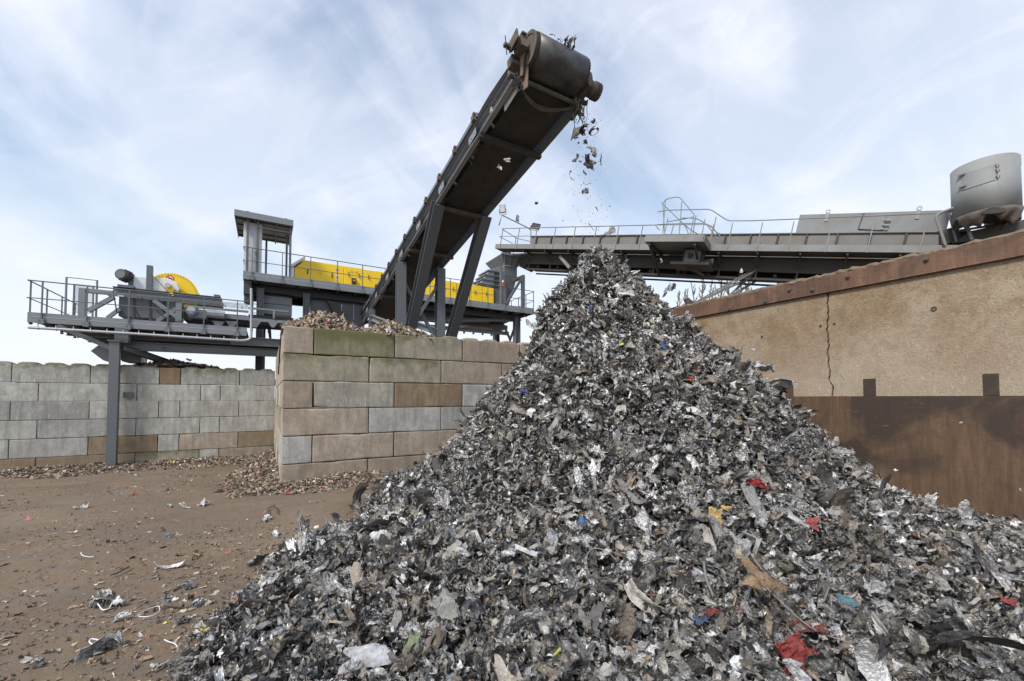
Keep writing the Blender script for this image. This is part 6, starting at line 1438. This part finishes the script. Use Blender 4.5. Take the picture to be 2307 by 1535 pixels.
for i, (px, py, s, kd, col, met, nm, lab, cat, kw) in enumerate(marks):
    if nm is None: continue
    c, nr, Yd = on_pile(px, py, .05); up_ = Vector(nr)+Vector((0, -.9, .3)); kw = dict(kw)
    solo(nm, lab, cat, c+Vector((0, -.05, .03)), s*Yd/FPX*.8, kd, tuple(q_*.8 for q_ in col), 700+i, up=tuple(up_), tilt=.15, metal=met, n=14, thick=.003, **kw)
# brake disc
c, nr, Yd = on_pile(1150, 1407, .06); bd = thing('brake_disc', 'round dark drilled brake disc lying in the lower middle of the heap', 'disc', tuple(c)); ax = Vector((.25, -.8, .45)).normalized()
m = MB(); rd = 23*Yd/FPX; m.ring(c, ax, rd*.52, rd, .012, 36); m.build('disc_rotor', M['black'], bd)
m = MB(); m.ring(c, ax, rd*.12, rd*.22, .02, 20); a_ = ax.cross(Vector((0, 0, 1))).normalized(); b_ = ax.cross(a_)
for k in range(9): t = 2*math.pi*k/9; e = a_*math.cos(t)+b_*math.sin(t); m.beam(c+e*rd*.18+ax*.006, c+(a_*math.cos(t+.3)+b_*math.sin(t+.3))*rd*.58+ax*.006, .006, .006, ax)
m.build('disc_hub', M['galv'], bd)
# rods, tubes, wires
wires = [((1850, 1300), (1860, 1335), (1848, 1375), (1835, 1382), 6, 'hooked grey metal rod standing up on the right of the heap'),
         ((1700, 1330), (1820, 1440), (1930, 1475), (1945, 1455), 4, 'long curved thin rod across the lower right of the heap'),
         ((1585, 1285), (1590, 1320), (1600, 1345), (1605, 1360), 7, 'short pale bent tube at the centre right of the heap'),
         ((1320, 1275), (1335, 1250), (1365, 1255), (1385, 1275), 3, 'thin arching wire in the middle of the heap'),
         ((1660, 1210), (1685, 1222), (1705, 1236), (1712, 1240), 7, 'pale straight tube above the yellowish sheet'),
         ((1255, 765), (1300, 790), (1330, 800), (1345, 805), 2, 'fine wire loop on the upper left of the heap'),
         ((1230, 650), (1228, 640), (1240, 655), (1250, 662), 2, 'thin bent wire poking out of the left shoulder'),
         ((1552, 765), (1556, 790), (1560, 800), (1565, 812), 2, 'fine wire sticking up from the right slope'),
         ((1435, 640), (1450, 635), (1462, 652), (1466, 662), 2, 'thin wire arching out right of the summit')]
for i, (a, b, c_, d, w_, lab) in enumerate(wires):
    Q = []; 
    for z in (a, b, c_, d): q, nr, Yd = on_pile(*z, .05); Q.append(q+Vector((0, -.04, .05)))
    m = MB(); m.tube(rounded(Q, .2, 5), w_/2*Yd/FPX*.75, 8); tag(m.build('metal_rod' if w_ > 3 else 'wire', M['old'], None, smooth=True), lab, 'rod' if w_ > 3 else 'wire')
# ------------------------------------------------------------------ single pieces lying on the dirt at the left
gr = [(382, 1280, 60, 'strip', (.72, .72, .73), .2, 'bent_profile', 'white ribbed metal profile bent at a right angle on the dirt', 'profile', dict(asp=.22, crump=.2, curl=2.2)),
 (210, 1368, 62, 'tangle', (.40, .39, .37), .5, 'crumpled_scrap', 'grey crumpled bundle with a wire on the dirt at the left', 'scrap piece', {}),
 (264, 1365, 34, 'sheet', (.66, .66, .66), .6, 'crumpled_foil', 'silver crumpled foil joined by wire to the grey bundle', 'foil', dict(crump=.7)),
 (266, 1399, 38, 'sheet', (.64, .64, .64), .6, 'crumpled_foil', 'silver foil below the grey bundle', 'foil', dict(asp=.4, crump=.6)),
 (240, 1340, 34, 'sheet', (.60, .58, .55), .2, 'crumpled_foil', 'pale torn foil above the grey bundle', 'foil', dict(asp=.4, crump=.4)),
 (240, 1465, 84, 'tangle', (.38, .37, .35), .4, 'crumpled_scrap', 'flattened grey bundle with white cord near the bottom left', 'scrap piece', {}),
 (80, 1500, 46, 'sheet', (.55, .55, .55), .6, 'crumpled_foil', 'pointed silver foil at the bottom left corner', 'foil', dict(asp=.35, crump=.4)),
 (126, 1472, 22, 'sheet', (.55, .55, .54), .5, 'crumpled_foil', 'small silver flake above the pointed foil', 'foil', dict(asp=.4)),
 (345, 1508, 28, 'sheet', (.62, .61, .57), .1, 'rolled_paper', 'small cream coloured rolled scrap at the bottom', 'paper', dict(asp=.5, curl=5)),
 (362, 1505, 42, 'strip', (.58, .57, .55), .1, 'fabric_strip', 'pale limp strip standing beside the cream roll', 'strip', dict(asp=.16, crump=.3)),
 (445, 1365, 44, 'tangle', (.64, .65, .68), .7, 'crumpled_foil', 'bright crumpled foil ball beside the bent hose', 'foil', {}),
 (425, 1325, 50, 'tangle', (.35, .35, .36), .5, 'crumpled_scrap', 'dark grey crumpled scrap above the foil ball', 'scrap piece', {}),
 (410, 1405, 44, 'tangle', (.17, .155, .14), .2, 'crumpled_scrap', 'dark brown folded scrap under the bent hose', 'scrap piece', {}),
 (467, 1430, 17, 'sheet', (.70, .50, .02), 0, 'yellow_wrapper', 'small yellow wrapper at the foot of the heap', 'wrapper', dict(crump=.5)),
 (565, 1404, 26, 'sheet', (.75, .25, .35), 0, 'pink_wrapper', 'small pink and white wrapper at the foot of the heap', 'wrapper', dict(asp=.4, crump=.3)),
 (588, 1318, 52, 'sheet', (.19, .175, .155), .1, 'rubber_piece', 'dull brown rounded rubber piece at the left edge of the heap', 'rubber', dict(asp=.6, crump=.15)),
 (570, 1270, 46, 'sheet', (.34, .33, .31), .2, 'torn_sheet', 'grey folded sheet at the upper left edge of the heap', 'sheet', dict(asp=.5, crump=.4)),
 (300, 1115, 13, 'sheet', (.5, .1, .04), 0, 'orange_scrap', 'small rusty orange scrap on the far dirt', 'scrap piece', dict(asp=.4)),
 (380, 1141, 20, 'sheet', (.35, .52, .55), 0, 'blue_wrapper', 'pale blue scrap on the far dirt', 'wrapper', dict(asp=.3)),
 (185, 1145, 24, 'sheet', (.6, .6, .6), .3, 'crumpled_foil', 'whitish foil on the far dirt at the left', 'foil', dict(asp=.5, crump=.6)),
 (455, 1138, 28, 'sheet', (.6, .6, .62), .4, 'crumpled_foil', 'whitish foil on the far dirt in front of the wall corner', 'foil', dict(asp=.5, crump=.6)),
 (418, 1144, 26, 'sheet', (.55, .53, .48), .0, 'crumpled_foil', 'cream scrap left of the whitish foil in front of the wall corner', 'foil', dict(asp=.4, crump=.3)),
 (600, 1172, 34, 'tangle', (.62, .62, .62), .3, 'crumpled_foil', 'white torn strip under a thin wire hoop', 'foil', {}),
 (620, 1205, 22, 'sheet', (.6, .6, .62), .5, 'crumpled_foil', 'silver foil cone above the foot of the heap', 'foil', dict(crump=.6)),
 (300, 1072, 24, 'sheet', (.72, .72, .72), 0, 'white_wrapper', 'white wrapper on the dirt near the steel column', 'wrapper', dict(asp=.25)),
 (395, 1073, 24, 'sheet', (.13, .12, .11), .1, 'rubber_piece', 'dark flat scrap on the dirt near the wall corner', 'rubber', dict(asp=.3, crump=.2))]
for i, (px, py, s, kd, col, met, nm, lab, cat, kw) in enumerate(gr):
    c, nr, Yd = on_pile(px, py, .01); sz_ = s*Yd/FPX*(.68 if kd == 'tangle' else .92); solo(nm, lab, cat, c+Vector((0, 0, sz_*.10)), sz_, kd, col, 900+i, tilt=.25, metal=met, thick=.003, **kw)
for pts_, w_, nm, lab, mt in (([(372, 1348), (366, 1364), (378, 1372), (412, 1373)], 7, 'bent_hose', 'bent grey hose lying on the dirt beside the foil ball', 'dirty'),
        ([(217, 1365), (230, 1383), (245, 1380), (252, 1366)], 2.0, 'wire', 'white wire linking the grey bundle and the foil', 'white'),
        ([(310, 1393), (335, 1378), (358, 1372), (361, 1385), (340, 1398), (312, 1397)], 1.5, 'wire', 'thin pale wire loop on the dirt left of the hose', 'white'),
        ([(222, 1470), (200, 1455), (203, 1447), (240, 1452), (262, 1440), (268, 1432)], 2.0, 'wire', 'white cord across the flattened bundle', 'white'),
        ([(182, 1250), (184, 1258), (200, 1262), (212, 1260)], 1.3, 'wire', 'small pale curved wire on the middle dirt', 'white'),
        ([(248, 1302), (262, 1298), (282, 1288), (290, 1282)], 3, 'twig', 'brown bent twig on the middle dirt', 'dirty'),
        ([(605, 1161), (604, 1148), (616, 1143), (626, 1150), (625, 1161)], 1.6, 'wire', 'thin dark wire hoop standing on the far dirt', 'cable'),
        ([(370, 1450), (378, 1456), (395, 1458), (400, 1466)], 1.8, 'wire', 'pale wire curl at the foot of the heap', 'white')):
    Q = []
    for j, z in enumerate(pts_): q, nr, Yd = on_pile(*z, .012); Q.append(q+Vector((0, 0, .02)))
    m = MB(); m.tube(rounded(Q, .1, 4), w_/2*Yd/FPX*1.2, 6); tag(m.build(nm, M[mt], None, smooth=True), lab, nm.split('_')[-1])
# steel strip along the wall foot, far left
a = FA.hit(0, 1050, -.25); b = FA.hit(150, 1040, -.25); m = MB(FA); m.box(a[0]-2, b[0], -.3, -.2, -.56, -.44); tag(m.build('steel_rail', M['dark'], None, bevel=.01), 'dark steel rail lying along the foot of the back wall at the far left', 'rail')
a = FB.hit(855, 1085, -.2); b = FB.hit(925, 1075, -.2); m = MB(FB); m.box(a[0], b[0]+.4, -.45, -.2, -.02, .1); tag(m.build('steel_plate', M['dark'], None, bevel=.01), 'dark flat steel plate lying by the foot of the mossy wall next to the heap', 'plate')
a = FB.hit(1104, 883, -.01); m = MB(FB); m.box(a[0], a[0]+.35, -.22, -.005, a[1]-.18, a[1]+.02); m.prism([FB.p(a[0], -.22, a[1]+.02), FB.p(a[0]+.35, -.22, a[1]+.02), FB.p(a[0]+.35, -.005, a[1]+.12), FB.p(a[0], -.005, a[1]+.12)], Vector((0, 0, .02))); tag(m.build('wall_lamp', M['black'], None, bevel=.01), 'small black box lamp fixed on the mossy wall where it meets the heap', 'lamp')
